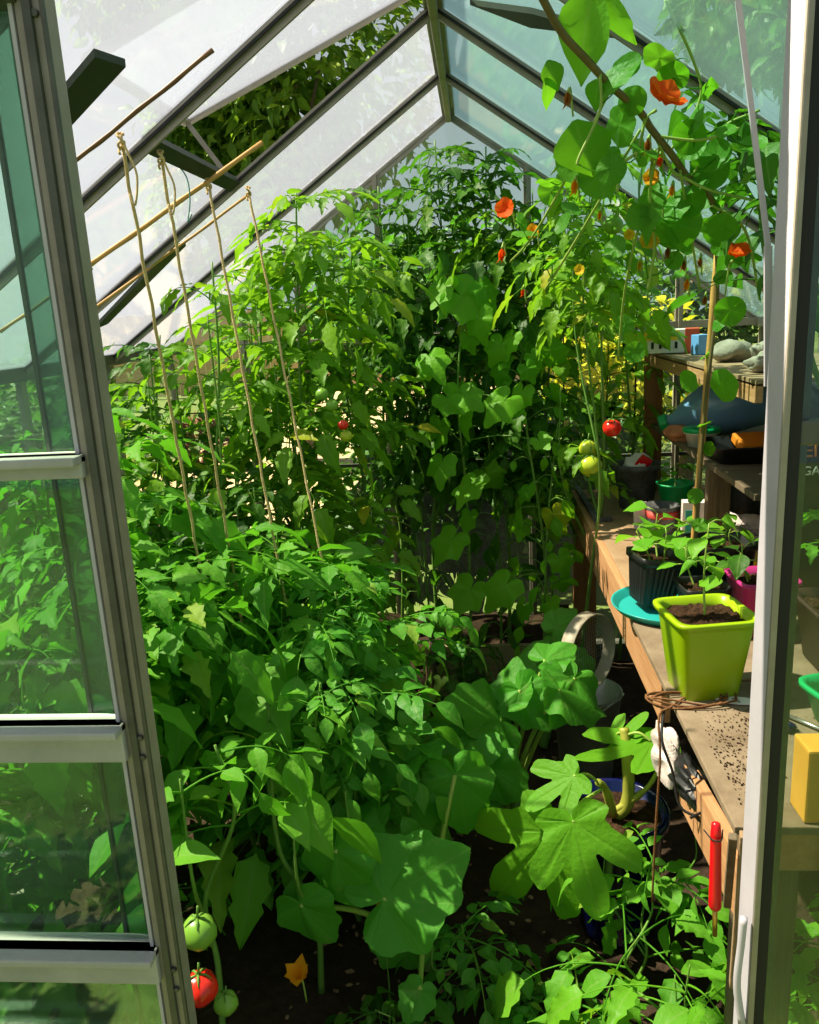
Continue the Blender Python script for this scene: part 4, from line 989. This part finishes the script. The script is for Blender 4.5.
# back middle: tall dark climbers up to the ridge
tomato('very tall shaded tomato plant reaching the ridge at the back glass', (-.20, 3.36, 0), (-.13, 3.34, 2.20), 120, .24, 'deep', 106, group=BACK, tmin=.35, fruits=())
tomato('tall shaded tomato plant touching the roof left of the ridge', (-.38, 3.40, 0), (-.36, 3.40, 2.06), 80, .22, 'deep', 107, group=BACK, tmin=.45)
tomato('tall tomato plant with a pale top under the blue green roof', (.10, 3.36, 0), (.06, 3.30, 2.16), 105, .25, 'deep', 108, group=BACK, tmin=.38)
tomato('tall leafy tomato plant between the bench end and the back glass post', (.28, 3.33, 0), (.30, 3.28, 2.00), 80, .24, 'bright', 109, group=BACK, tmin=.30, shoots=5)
tomato('tomato plant arching over the far bench end', (.36, 3.10, 0), (.46, 2.95, 1.85), 38, .22, 'bright', 110, group=BACK, tmin=.76, shoots=2,
       fruits=[(590, 466, 2.82, .040, 'tom_yel', 'large yellow green tomato'), (588, 449, 2.86, .033, 'tom_yel', 'yellow green tomato behind the larger one'), (612, 428, 2.9, .033, 'tom_red', 'red tomato'), (613, 225, 2.5, .028, 'tom_green', None)])
tomato('tomato plant trained along the wall behind the shelf unit', (.60, 3.50, 0), (.62, 3.48, 1.80), 32, .20, 'bright', 111, group=BACK, tmin=.45)

# cucumbers climbing the back
def climber(label, pts, n, L, lm, seed, tpls, hero=(), name='cucumber_plant', pet=.10, rstem=.005, tmin=.1, face=(-.35, -.75, .5), flowers=(), stemmat='stem', group=None):
    rg = random.Random(seed); path = curve(pts, 10); t = thing(name, label, 'plant', (pts[0][0], pts[0][1], 0), group)
    b = MB(); b.tube(path, [rstem * (1.2 - .7 * i / len(path)) for i in range(len(path))], 7); mb = MB(); a = rg.uniform(0, 6)
    face = np.array(face, float)
    for i in range(n):
        u = tmin + (1 - tmin) * (i + rg.random()) / n; q = path[min(len(path) - 1, int(u * (len(path) - 1)))]; a += 2.2
        d = unit(V(cos(a), sin(a) - .35, rg.uniform(.1, .8))); ll = L * rg.uniform(.6, 1.15); e = q + d * pet * rg.uniform(.6, 1.3)
        b.tube(curve([q, (q + e) / 2 + V(0, 0, .012), e], 3), .0020, 5)
        nn = unit(face + rv(rg, .35)); tip = unit(V(d[0] * .5 + rg.uniform(-.4, .4), d[1] * .3, -.8)); put(mb, rg.choice(tpls), e, tip, nn, ll)
    build(mb, 'foliage', LG[lm], t, clamp=True, vein=True, smooth=True)
    for (px, py, Y, tx, ty, dY, tp) in hero:
        p = at(px, py, Y); q = at(tx, ty, Y + dY); d = q - p; ll = np.linalg.norm(d); hb = MB()
        put(hb, tp, p, d, unit(face + rv(rg, .15)), ll * .82); build(hb, 'leaf', LG[lm], t, vein=True, smooth=True)
        k = min(path, key=lambda w: np.linalg.norm(w - p)); b.tube(curve([k, (k + p) / 2 + V(0, 0, .02), p], 4), .0026, 5)
    build(b, 'stem', M[stemmat], t, smooth=True, clamp=True)
    for f in flowers: flower(t, *f)
    return t
def flower(parent, px, py, Y, r, m, kind='open', fdir=(-.4, -.8, .2), p=None):
    """a five petalled trumpet, or a wilted hanging one"""
    c = at(px, py, Y) if p is None else p; fd = unit(fdir); rg = random.Random(int(px * 7 + py)); X_ = unit(np.cross(fd, (0.1, 0, 1))); Y_ = np.cross(X_, fd); mb = MB()
    for k in range(5):
        a = 2 * pi * k / 5 + rg.uniform(-.2, .2); rad_v = X_ * cos(a) + Y_ * sin(a)
        if kind == 'open': d = unit(rad_v + fd * .55); nn = unit(fd * .9 - rad_v * .5); put(mb, ROUND[(k) % 4], c + rad_v * r * .45 + fd * r * .15, d, nn, r * 1.15)
        elif kind == 'trumpet': d = unit(rad_v * .5 + fd); nn = unit(-rad_v + fd * .4); put(mb, OVATE[k % 2], c - fd * r * .5, d, nn, r * 1.9, 1.2)
        else: d = unit(rad_v * .35 + V(0, 0, -1)); put(mb, OVATE[k % 4], c + V(0, 0, r * .6), d, rad_v, r * 1.5, .9)
    o = build(mb, 'flower', M[m], parent, vein=True, smooth=True)
    b = MB(); back = c - (fd if kind != 'wilt' else V(0, 0, -1)) * r * .6
    b.tube(curve([back, back - fd * r * .8 + V(0, 0, .01), back - fd * r * 1.6 + V(0, 0, -.03)], 4), [.0035, .003, .0022, .002, .002, .002, .002, .002, .0018], 5); build(b, 'flower_stalk', M['stem_pale'], o, smooth=True)
    return o
G = lambda x, y: V(x, y, 0)
hero1 = [(462, 296, 3.02, 498, 322, -.03, CUC[0]), (478, 318, 3.0, 480, 348, -.04, CUC[1]), (430, 358, 3.0, 440, 376, -.10, CUC[3]), (465, 396, 2.95, 486, 412, -.06, CUC[0]), (448, 398, 2.98, 470, 418, -.05, CUC[2]),
         (442, 462, 2.95, 436, 486, -.08, CUC[3]), (472, 484, 2.90, 452, 512, -.08, CUC[0]), (452, 540, 2.92, 430, 568, -.06, CUC[0]), (505, 400, 2.9, 480, 424, -.05, CUC[1]), (540, 440, 2.9, 552, 452, -.05, CUC[2])]
climber('cucumber vine climbing a string with broad sunlit leaves before the back glass', [G(-.06, 3.08), at(468, 520, 3.08), at(458, 400, 3.08), at(462, 320, 3.1), at(460, 285, 3.12)], 13, .085, 'cuc', 201, CUC, hero1, tmin=.18)
climber('cucumber vine beside the far bench end with many heart shaped leaves', [G(.24, 3.02), at(545, 560, 3.02), at(528, 440, 3.05), at(520, 370, 3.08), at(525, 350, 3.1)], 34, .072, 'cuc', 202, CUC + OVATE[:1], [(505, 585, 2.85, 480, 612, -.05, CUC[1]), (470, 590, 2.9, 452, 622, -.04, CUC[2])], tmin=.12)
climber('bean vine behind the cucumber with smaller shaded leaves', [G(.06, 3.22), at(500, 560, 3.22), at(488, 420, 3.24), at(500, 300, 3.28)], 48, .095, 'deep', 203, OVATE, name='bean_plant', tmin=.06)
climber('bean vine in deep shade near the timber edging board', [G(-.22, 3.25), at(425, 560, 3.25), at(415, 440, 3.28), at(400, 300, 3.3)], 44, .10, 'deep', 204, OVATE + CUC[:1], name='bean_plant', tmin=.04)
climber('leafy vine hiding the bench post with drooping pale leaves', [G(.22, 2.98), at(545, 600, 2.98), at(548, 520, 3.0), at(558, 420, 3.05)], 36, .075, 'cuc', 205, OVATE, name='bean_plant', tmin=.05)

# front left: big leaved tomatoes under the twines
FRONT = 'big leaved tomato plants by the open door'
tomato('big leaved tomato plant at the foot of the first twine', G(-.66, 1.98), at(205, 548, 1.95), 62, .27, 'cool', 301, pairs=2, size=.58, leaflets=TOM + OVATE[:2], group=FRONT, tmin=.2, droop=.8)
tomato('big leaved tomato plant at the foot of the third twine', G(-.47, 2.02), at(283, 545, 2.05), 62, .26, 'cool', 302, pairs=2, size=.56, leaflets=TOM + OVATE[:1], group=FRONT, tmin=.2, droop=.8)
tomato('tomato plant with a ripe red fruit beside the sliding door', G(-.60, 1.42), at(215, 745, 1.42), 44, .19, 'cool', 303, pairs=1, size=.60, leaflets=OVATE, group=FRONT, tmin=.4, zmin=.60, droop=.9,
       fruits=[(200, 988, 1.25, .034, 'tom_red', 'ripe red tomato'), (199, 932, 1.28, .034, 'tom_green', 'dark green tomato'), (226, 1003, 1.30, .024, 'tom_green', None), (297, 703, 1.75, .014, 'tom_yel', None)])
tomato('bushy tomato plant with oval leaves in front of the small leaved potato plant', G(-.42, 1.62), at(268, 690, 1.62), 44, .20, 'cool', 304, pairs=1, size=.60, leaflets=OVATE + TOM[:2], group=FRONT, tmin=.3, zmin=.64, droop=.7)
tomato('shaded tomato plant behind the sliding door glass', G(-.88, 1.62), V(-.88, 1.66, 1.15), 64, .27, 'cool', 305, pairs=3, size=.42, group=FRONT, tmin=.05)
tomato('tomato plant in the corner behind the sliding door stile', G(-1.08, 1.95), V(-1.1, 2.0, 1.35), 76, .27, 'cool', 306, group=FRONT, tmin=.05)
tomato('tomato plant beside the side glass between door and first twine', G(-.92, 2.30), at(150, 470, 2.35), 60, .25, 'deep', 307, group=FRONT, tmin=.1)
tomato('low tomato plant at the foot of the side glass behind the door', G(-1.12, 1.40), V(-1.1, 1.4, .75), 46, .25, 'cool', 308, group=FRONT, tmin=.05)
tomato('tomato plant filling the bed behind the second twine', G(-.68, 2.45), at(235, 470, 2.45), 52, .24, 'deep', 309, group=FRONT, tmin=.1)
tomato('small leaved potato plant with neat paired leaflets beside the soil path', G(-.28, 2.05), at(335, 592, 2.0), 60, .23, 'pinn', 310, pairs=4, size=.30, leaflets=OVATE, name='potato_plant', tmin=.2, droop=.9, bias=(.25, -.2))
tomato('second small leaved potato plant lower and closer to the courgette', G(-.36, 1.86), at(325, 650, 1.80), 44, .22, 'pinn', 311, pairs=4, size=.30, leaflets=OVATE, name='potato_plant', tmin=.2, bias=(.2, -.2))
tomato('tomato plant among the potatoes under the fourth twine', G(-.40, 2.35), at(330, 545, 2.35), 55, .23, 'cool', 312, group=FRONT, tmin=.1)

# small seedlings on the soil
tomato('young tomato plant with pale new tips on the soil at the front', G(-.02, 1.66), at(462, 925, 1.62), 15, .18, 'pinn', 320, pairs=3, size=.34, leaflets=OVATE, droop=1.0, r=.005, shoots=2, up=.3, group='young tomato plants', tmin=.1)
tomato('young tomato plant beneath the large fig leaf', G(.08, 1.58), at(500, 990, 1.55), 13, .17, 'pinn', 321, pairs=3, size=.34, leaflets=OVATE, r=.004, shoots=2, up=.3, group='young tomato plants', tmin=.1)
tomato('young tomato plant with broad sunlit leaves at the foot of the bench end', G(.24, 1.46), at(640, 935, 1.42), 10, .27, 'cool', 322, pairs=1, size=.60, leaflets=TOM + OVATE[:2], r=.005, shoots=2, up=.3, group='young tomato plants', tmin=.3)
tomato('young tomato plant below the red handled tool', G(.32, 1.34), at(690, 965, 1.30), 12, .17, 'seed', 323, pairs=1, size=.58, leaflets=TOM, r=.004, shoots=2, up=.35, group='young tomato plants', tmin=.3)
tomato('wiry young tomato plant between the blue pot and the bench rail', G(.30, 1.62), at(655, 850, 1.60), 11, .19, 'cool', 324, pairs=3, size=.34, leaflets=OVATE, r=.004, shoots=2, up=.3, group='young tomato plants', tmin=.2)
tomato('young plant growing under the bench seen through the glass door', G(.62, 1.30), V(.60, 1.30, .52), 26, .17, 'seed', 325, pairs=2, size=.5, leaflets=TOM, r=.005, group='young tomato plants', tmin=.3)
tomato('low creeping tomato seedling at the near edge of the soil', G(-.25, 1.42), at(375, 1010, 1.40), 14, .13, 'deep', 326, pairs=2, size=.42, leaflets=OVATE, r=.004, shoots=1, up=.3, group='young tomato plants', tmin=.2)
tomato('low plants of mixed leaf at the edging board', G(-.12, 3.0), V(-.1, 3.0, .30), 26, .16, 'deep', 327, pairs=2, size=.45, leaflets=OVATE, r=.004, up=.3, group='young tomato plants', tmin=.1)

# courgettes: each leaf a part
def rosette(name, label, base, leaves, lm, tubem='stem_pale', flowers=(), rp=.008, seed=0, cat='plant'):
    rg = random.Random(seed); t = thing(name, label, cat, (base[0], base[1], 0)); base = np.array(base, float)
    b = MB(); b.tube(curve([base, base + V(.02, .03, .08), base + V(.0, .08, .14)], 5), [.016] * 6 + [.014] * 5, 9); build(b, 'stem', M['stem'], t, smooth=True)
    for (px, py, Y, tx, ty, dY, tp, face) in leaves:
        p = at(px, py, Y); q = at(tx, ty, Y + dY); d = q - p; ll = np.linalg.norm(d) / 1.0
        m = MB(); put(m, tp, p, d, unit(V(*face)), ll * 1.0, .92); o = build(m, 'leaf', LG[lm], t, vein=True, smooth=True)
        s = base + V(rg.uniform(-.015, .015), rg.uniform(0, .06), rg.uniform(.04, .13)); mid = (s + p) / 2 + V(0, 0, .04)
        m = MB(); pts = curve([s, mid, p], 6); m.tube(pts, [rp * (1.1 - .45 * i / len(pts)) for i in range(len(pts))], 8); build(m, 'petiole', M[tubem], o, smooth=True)
    for f in flowers: flower(t, *f)
    return t
UP = (-.3, -.45, .85); FC = (-.25, -.85, .55)
rosette('courgette_plant', 'courgette plant with a large dark blue green leaf above the bare soil', (-.17, 1.70, 0), [
    (384, 900, 1.52, 466, 850, .06, SQU[0], (-.15, -.75, .65)), (372, 742, 1.86, 408, 775, -.12, SQU[1], UP), (420, 745, 1.86, 385, 768, -.10, SQU[3], (-.5, -.3, .8)),
    (408, 800, 1.78, 425, 842, -.04, SQU[1], FC), (455, 775, 1.80, 470, 838, -.05, SQU[3], (.1, -.8, .5)), (350, 840, 1.62, 372, 792, .10, SQU[1], (-.3, -.6, .7)), (335, 850, 1.55, 345, 915, -.04, SQU[3], (-.2, -.9, .3)),
    (420, 990, 1.45, 405, 1024, -.05, SQU[0], (-.1, -.6, .8)), (300, 905, 1.52, 330, 950, -.02, SQU[1], (-.3, -.8, .4)), (395, 930, 1.62, 440, 960, .0, SQU[3], (0, -.7, .6))], 'squash',
    flowers=[(299, 976, 1.42, .026, 'pet_amber', 'trumpet', (-.1, -.3, .9)), (376, 898, 1.6, .016, 'pet_amber', 'trumpet', (-.1, -.6, .6)), (379, 932, 1.6, .018, 'pet_orange', 'wilt')], seed=1)
rosette('courgette_plant', 'courgette plant with broad bright leaves before the edging board', (.06, 2.25, 0), [
    (500, 720, 2.2, 448, 700, -.08, SQU[0], (-.35, -.5, .8)), (508, 700, 2.25, 520, 662, .10, SQU[2], (-.5, -.6, .6)), (520, 690, 2.25, 548, 728, -.08, SQU[1], (-.1, -.8, .6)), (470, 735, 2.1, 410, 762, -.10, SQU[1], UP),
    (560, 690, 2.2, 612, 706, .02, SQU[1], (-.2, -.4, .9)), (575, 678, 2.25, 560, 720, -.12, SQU[3], (.3, -.7, .6)), (490, 768, 2.05, 526, 800, -.06, SQU[1], FC), (545, 660, 2.3, 575, 645, .05, SQU[0], UP), (480, 790, 2.05, 455, 830, -.06, SQU[3], FC),
    (440, 740, 2.15, 395, 730, .02, SQU[3], UP)], 'squash', seed=2)
b = MB(); b.tube(curve([at(418, 735, 2.2), at(428, 706, 2.2), at(438, 685, 2.2), at(436, 676, 2.2)], 6), [.010] * 6 + [.011] * 6 + [.010] * 6 + [.008], 9)
b.tube([at(437, 690, 2.2), at(446, 678, 2.2)], [.007, .009], 8); b.tube([at(418, 735, 2.2), at(425, 790, 2.23) * V(1, 1, 0) + V(0, 0, .1), at(425, 800, 2.25) * V(1, 1, 0)], .010, 8)
t = thing('cut_stalk', 'pale green cut courgette stalk standing over the dark soil', 'stalk', at(418, 735, 2.2) * V(1, 1, 0)); build(b, 'stalk', M['stem_pale'], t, smooth=True)
rosette('lettuce_plant', 'pale leafy plant growing at the foot of the bench post', (.20, 2.75, 0), [(548, 655, 2.65, 530, 690, -.08, SQU[3], FC), (560, 640, 2.7, 548, 665, -.05, SQU[1], UP), (556, 628, 2.7, 575, 606, .04, SQU[3], FC), (575, 660, 2.6, 590, 690, -.06, SQU[3], (.2, -.8, .5)), (535, 665, 2.62, 505, 680, -.03, SQU[1], UP)], 'lettuce', rp=.005, seed=3)

# fig
ft = thing('fig_plant', 'young fig with big lobed yellow green leaves growing from the blue pot', 'plant', (.315, 1.86, .33))
b = MB(); p0 = V(.315, 1.86, .322); k1 = at(628, 800, 1.86); k2 = at(627, 752, 1.86); k3 = at(624, 728, 1.88)
b.tube(curve([p0, k1, k2, k3], 6), [.017] * 7 + [.015] * 6 + [.012] * 6, 10); build(b, 'trunk', M['fig_bark'], ft, smooth=True)
b = MB(); b.tube(curve([p0 + V(-.01, -.02, .02), at(606, 790, 1.82), at(598, 782, 1.8)], 5), [.012] * 5 + [.009] * 6, 8); b.tube(curve([p0 + V(-.01, .0, .01), at(645, 790, 1.85), at(660, 768, 1.87)], 5), [.009] * 5 + [.006] * 6, 8); build(b, 'branch', M['fig_bark'], ft, smooth=True)
for (px, py, Y, tx, ty, dY, tp, face, root) in [
    (573, 822, 1.62, 598, 918, -.10, FIG[0], (-.30, -.70, .62), (604, 788, 1.81)), (574, 776, 1.74, 526, 806, -.02, FIG[0], (-.45, -.55, .7), (600, 784, 1.81)), (552, 832, 1.70, 486, 908, -.02, FIG[1], (-.2, -.8, .4), (604, 788, 1.81)),
    (652, 742, 1.84, 580, 764, -.08, FIG[2], (-.1, .05, 1.0), (626, 735, 1.87)), (612, 742, 1.9, 648, 716, .02, FIG[2], (-.1, .0, 1.0), (625, 735, 1.87))]:
    p = at(px, py, Y); q = at(tx, ty, Y + dY); m = MB(); put(m, tp, p, q - p, unit(V(*face)), np.linalg.norm(q - p)); o = build(m, 'leaf', LG['fig'], ft, vein=True, smooth=True)
    r0 = at(*root); m = MB(); m.tube(curve([r0, (r0 + p) / 2 + V(0, 0, .015), p], 5), .0035, 7); build(m, 'petiole', M['stem_pale'], o, smooth=True)
# squash-like flower buds near the fig: yellow
# nasturtium: vine from the planter, up the cane and under the roof
nt_ = thing('nasturtium', 'nasturtium vine with orange flowers climbing from the planter to the roof', 'plant', (.60, 2.19, BZ + .1))
b = MB(); rg = random.Random(77); paths = []
P_ = lambda *q: [at(*p) for p in q]
trunk = curve(P_((533, -20, 1.45), (560, 30, 1.5), (585, 58, 1.53), (610, 85, 1.57), (640, 112, 1.6), (652, 130, 1.62), (672, 155, 1.66), (690, 180, 1.72), (712, 200, 1.85), (716, 240, 2.05), (717, 300, 2.17), (708, 380, 2.18), (702, 440, 2.18), (697, 520, 2.18), (690, 590, 2.18)), 6)
b.tube(trunk, [.0065 if i < 50 else .005 for i in range(len(trunk))], 8); build(b, 'main_vine', M['vine'], nt_, smooth=True)
side = [P_((645, 118, 1.6), (638, 150, 1.62), (622, 165, 1.63), (617, 192, 1.62)), P_((600, 74, 1.55), (600, 110, 1.56), (580, 155, 1.56), (577, 165, 1.56)), P_((655, 136, 1.63), (700, 140, 1.62), (740, 128, 1.6)), P_((655, 136, 1.63), (672, 170, 1.66), (685, 178, 1.68), (710, 190, 1.70), (752, 200, 1.74)),
        P_((668, 155, 1.66), (700, 100, 1.64), (693, 60, 1.62), (665, 0, 1.58)), P_((690, 180, 1.72), (720, 130, 1.70), (760, 110, 1.68)), P_((660, 145, 1.64), (650, 190, 1.7), (655, 240, 1.76), (648, 290, 1.8)), P_((680, 170, 1.68), (690, 230, 1.8), (700, 290, 1.9)), P_((640, 130, 1.62), (600, 200, 1.75), (570, 250, 1.9), (545, 290, 2.0)),
        P_((655, 150, 1.65), (640, 220, 1.8), (625, 290, 1.95), (618, 360, 2.1)), P_((712, 205, 1.85), (745, 230, 1.85), (760, 300, 1.9)), P_((610, 90, 1.57), (560, 190, 1.9), (530, 240, 2.1), (510, 262, 2.2))]
fol = MB()
for i, s in enumerate(side):
    c_ = curve(s, 7); b = MB(); b.tube(c_, .0028, 6); build(b, 'side_stem', M['stem_pale'], nt_, smooth=True)
    for k in range(5 if i > 1 else 2):
        q = c_[rg.randrange(3, len(c_))]; d = unit(rv(rg) * V(1, .7, .7)); e = q + d * rg.uniform(.03, .07); ttube(fol, curve([q, (q + e) / 2 + V(0, 0, -.008), e], 3), .0013, 4)
        put(fol, rg.choice(ROUND), e, unit(rv(rg)), unit(V(-.45, -.55, .6) + rv(rg, .45)), rg.uniform(.035, .065))
for k in range(12):
    q = trunk[rg.randrange(44, len(trunk) - 6)]; d = unit(rv(rg) * V(1, .8, .5)); e = q + d * rg.uniform(.02, .06); ttube(fol, curve([q, (q + e) / 2 + V(0, 0, -.008), e], 3), .0014, 4)
    put(fol, rg.choice(ROUND), e, unit(rv(rg)), unit(V(-.45, -.6, .5) + rv(rg, .45)), rg.uniform(.03, .05))
build(fol, 'foliage', LG['nas'], nt_, clamp=True, vein=True, smooth=True)
for (px, py, Y, r_, tp, face, sq_) in [(620, 125, 1.62, 26, 3, (-.7, -.4, .5), 1.0), (600, 175, 1.66, 28, 2, (-.3, -.8, .3), 1), (572, 160, 1.70, 26, 0, (-.6, -.6, .4), .9),
                               (710, 168, 1.70, 26, 2, (-.5, -.7, .2), 1.0), (675, 225, 1.78, 30, 1, (-.4, -.6, .5), 1.1), (690, 200, 1.76, 20, 0, (-.3, -.8, .3), 1.0), (722, 228, 1.85, 22, 3, (-.2, -.5, .8), 1.1), (690, 380, 2.15, 16, 0, (-.8, -.5, .1), 1.0), (722, 385, 2.13, 24, 1, (-.7, -.4, .4), 1.0), (730, 310, 2.0, 20, 2, (-.3, -.8, .4), 1), (632, 100, 1.58, 18, 1, (-.3, -.4, .8), 1)]:
    m = MB(); ll = 1.4 * r_ * Y / FPX; put(m, ROUND[tp], at(px, py, Y), unit(V(.2, .1, -1)), unit(V(*face)), ll, sq_); o = build(m, 'leaf', LG['nas'], nt_, vein=True, smooth=True)
for (px, py, Y, tx, ty, dY, tp, face, wd) in [(596, -18, 1.50, 568, 88, .06, OVATE[1], (-.3, -.8, .3), 1.05), (612, -10, 1.54, 618, 52, .03, OVATE[2], (-.7, -.6, .2), 1.1), (604, 98, 1.55, 634, 50, -.02, OVATE[1], (-.6, -.6, .5), 1.25), (600, 78, 1.56, 588, 112, .02, OVATE[2], (-.6, -.7, -.2), 1.3),
                                          (575, 120, 1.62, 592, 178, .02, OVATE[0], (-.4, -.8, .3), 1.7), (548, 60, 1.50, 558, 90, .0, OVATE[1], (-.2, -.8, .3), 1.3), (545, 78, 1.5, 556, 110, .02, OVATE[2], (.3, -.8, .3), 1.1), (660, 180, 1.72, 640, 235, -.03, TOM[1], (-.5, -.7, .3), 1.0), (650, 215, 1.78, 690, 225, .03, SQU[3], (-.4, -.6, .6), 1.0)]:
    p = at(px, py, Y); q = at(tx, ty, Y + dY); m = MB(); put(m, tp, p, q - p, unit(V(*face)), np.linalg.norm(q - p), wd); build(m, 'leaf', LG['seed' if py < 60 else 'nas'], nt_, vein=True, smooth=True)
for f in [(664, 98, 1.57, .038, 'pet_orange', 'open', (.45, -.55, .7)), (568, 98, 1.58, .016, 'wilt', 'wilt'), (575, 186, 1.66, .017, 'pet_amber', 'wilt'), (648, 145, 1.64, .016, 'wilt', 'wilt'), (660, 160, 1.66, .014, 'pet_orange', 'wilt'), (652, 178, 1.7, .017, 'pet_amber', 'open'),
          (660, 203, 1.72, .017, 'wilt', 'wilt'), (651, 240, 1.78, .022, 'pet_yellow', 'open'), (668, 252, 1.8, .015, 'wilt', 'wilt'), (684, 265, 1.82, .014, 'wilt', 'wilt'), (687, 284, 1.85, .016, 'pet_amber', 'wilt'), (735, 253, 1.83, .030, 'pet_orange', 'open', (.1, -.5, .8)), (700, 262, 1.85, .013, 'wilt', 'wilt'), (672, 190, 1.74, .014, 'pet_amber', 'wilt'), (720, 215, 1.8, .012, 'wilt', 'wilt'), (640, 265, 1.9, .014, 'pet_yellow', 'wilt'), (705, 300, 1.95, .013, 'wilt', 'wilt'), (630, 235, 1.85, .013, 'pet_yellow', 'open'), (600, 215, 1.9, .012, 'pet_amber', 'wilt'), (580, 270, 2.1, .014, 'pet_yellow', 'open'),
          (506, 209, 2.2, .027, 'pet_orange', 'open'), (533, 232, 2.15, .019, 'pet_amber', 'open'), (502, 254, 2.2, .022, 'pet_orange', 'wilt', (-.3, -.8, -.3)), (523, 292, 2.2, .012, 'pet_orange', 'wilt')]: flower(nt_, *f)
# tomato truss hanging from the roof on the right
tomato('tomato stem arching down from the roof beside the nasturtium', V(.335, 2.93, 0), at(604, 130, 2.45), 40, .20, 'bright', 330, r=.006, tmin=.72, droop=1.0, group=BACK, up=.2, shoots=1)
tomato('dark leafy pepper plant growing on the bench under the roof near the door edge', V(.90, 2.06, 1.21), at(742, 60, 1.75), 46, .17, 'deep', 331, pairs=1, size=.5, leaflets=OVATE, name='pepper_plant', tmin=.5, shoots=5, bias=(-.2, 0))
# leaves and bits of bark on the soil
b = MB(); rg = random.Random(9)
for i in range(500):
    x, y = rg.uniform(-.5, .35), rg.uniform(1.15, 3.4); s_ = rg.uniform(.004, .013); b.blob((x, y, .004), (s_, s_ * .6, s_ * .35), i, .3, 6, 4, rotz(rg.uniform(0, 3)))
tag(build(b, 'bark_chips', mat('bark_chips', (.20, .11, .055), .9, noise=(.34, .22, .12), nscale=25)), 'scattered bark chips and crumbs on the dark soil', 'bark chips', kind='stuff')

b = MB(); vs = []; f = []; n1, n2 = 40, 10
for i in range(n1 + 1):
    for j in range(n2 + 1):
        x = -1.28 + 1.66 * i / n1; y = 3.225 + .30 * j / n2
        vs.append((x, y, .10 + .14 * (j / n2) + .02 * sin(9 * x + j) + .015 * sin(23 * x)))
o_ = len(vs)
for i in range(n1):
    for j in range(n2): a = i * (n2 + 1) + j; f.append((a, a + n2 + 1, a + n2 + 2, a + 1))
vs += [(-1.28 + 1.66 * i / n1, 3.225, -.01) for i in range(n1 + 1)]
f += [(o_ + i, o_ + i + 1, (i + 1) * (n2 + 1), i * (n2 + 1)) for i in range(n1)]
b.add(vs, f); tag(build(b, 'soil_bed', M['soil'], smooth=True), 'banked dark soil bed along the foot of the back glass', 'soil', kind='stuff')
# ------------------------------------------------------------------ light, sky, camera
sun = D.lights.new('sun', 'SUN'); sun.energy = 14; sun.angle = rad(.6); sun.color = (1.0, .91, .67)
so = D.objects.new('sun', sun); C.objects.link(so)
from mathutils import Matrix, Vector
so.rotation_euler = Vector(SUNV).to_track_quat('Z', 'Y').to_euler(); so.location = (-6, 1, 6)
w = D.worlds.new('sky'); SC.world = w; w.use_nodes = True
nt = w.node_tree; N = nt.nodes; L = nt.links
bg = N['Background']; tc = N.new('ShaderNodeTexCoord')
dp = N.new('ShaderNodeVectorMath'); dp.operation = 'DOT_PRODUCT'; dp.inputs[1].default_value = tuple(unit((-.8, 0, .45)))
nrmz = N.new('ShaderNodeVectorMath'); nrmz.operation = 'NORMALIZE'
L.new(tc.outputs['Generated'], nrmz.inputs[0]); L.new(nrmz.outputs[0], dp.inputs[0])
r = N.new('ShaderNodeValToRGB'); e = r.color_ramp.elements
e[0].position = .25; e[0].color = (.60, .88, .92, 1); e[1].position = .85; e[1].color = (.86, .86, .88, 1)
mr = N.new('ShaderNodeMapRange'); mr.inputs['From Min'].default_value = -1; L.new(dp.outputs['Value'], mr.inputs['Value'])
L.new(mr.outputs['Result'], r.inputs['Fac'])
nz = N.new('ShaderNodeTexNoise'); nz.inputs['Scale'].default_value = 2.5; nz.inputs['Detail'].default_value = 5; L.new(nrmz.outputs[0], nz.inputs['Vector'])
cr = N.new('ShaderNodeValToRGB'); cr.color_ramp.elements[0].position = .48; cr.color_ramp.elements[1].position = .72; L.new(nz.outputs['Fac'], cr.inputs['Fac'])
cm = N.new('ShaderNodeMix'); cm.data_type = 'RGBA'; cm.inputs['B'].default_value = (.8, .85, .88, 1); L.new(cr.outputs['Color'], cm.inputs['Factor']); L.new(r.outputs['Color'], cm.inputs['A'])
L.new(cm.outputs['Result'], bg.inputs['Color']); bg.inputs['Strength'].default_value = 0.36

cam = D.cameras.new('camera'); co = D.objects.new('camera', cam); C.objects.link(co); SC.camera = co
cam.sensor_fit = 'VERTICAL'; cam.sensor_height = 36; cam.lens = 36 * FPX / 1024; cam.clip_start = .05
mw = np.eye(4); mw[:3, :3] = ROT; mw[:3, 3] = EYE
co.matrix_world = Matrix(mw.tolist())
SC.view_settings.view_transform = 'Standard'; SC.view_settings.look = 'None'; SC.view_settings.gamma = 1; SC.view_settings.exposure = 0.65
SC.view_settings.use_curve_mapping = False
SC.cycles.transparent_max_bounces = 24; SC.cycles.max_bounces = 8; SC.cycles.transmission_bounces = 8; SC.cycles.diffuse_bounces = 4
SC.cycles.sample_clamp_indirect = 6; SC.cycles.caustics_reflective = False; SC.cycles.caustics_refractive = False
SC.cycles.use_denoising = True
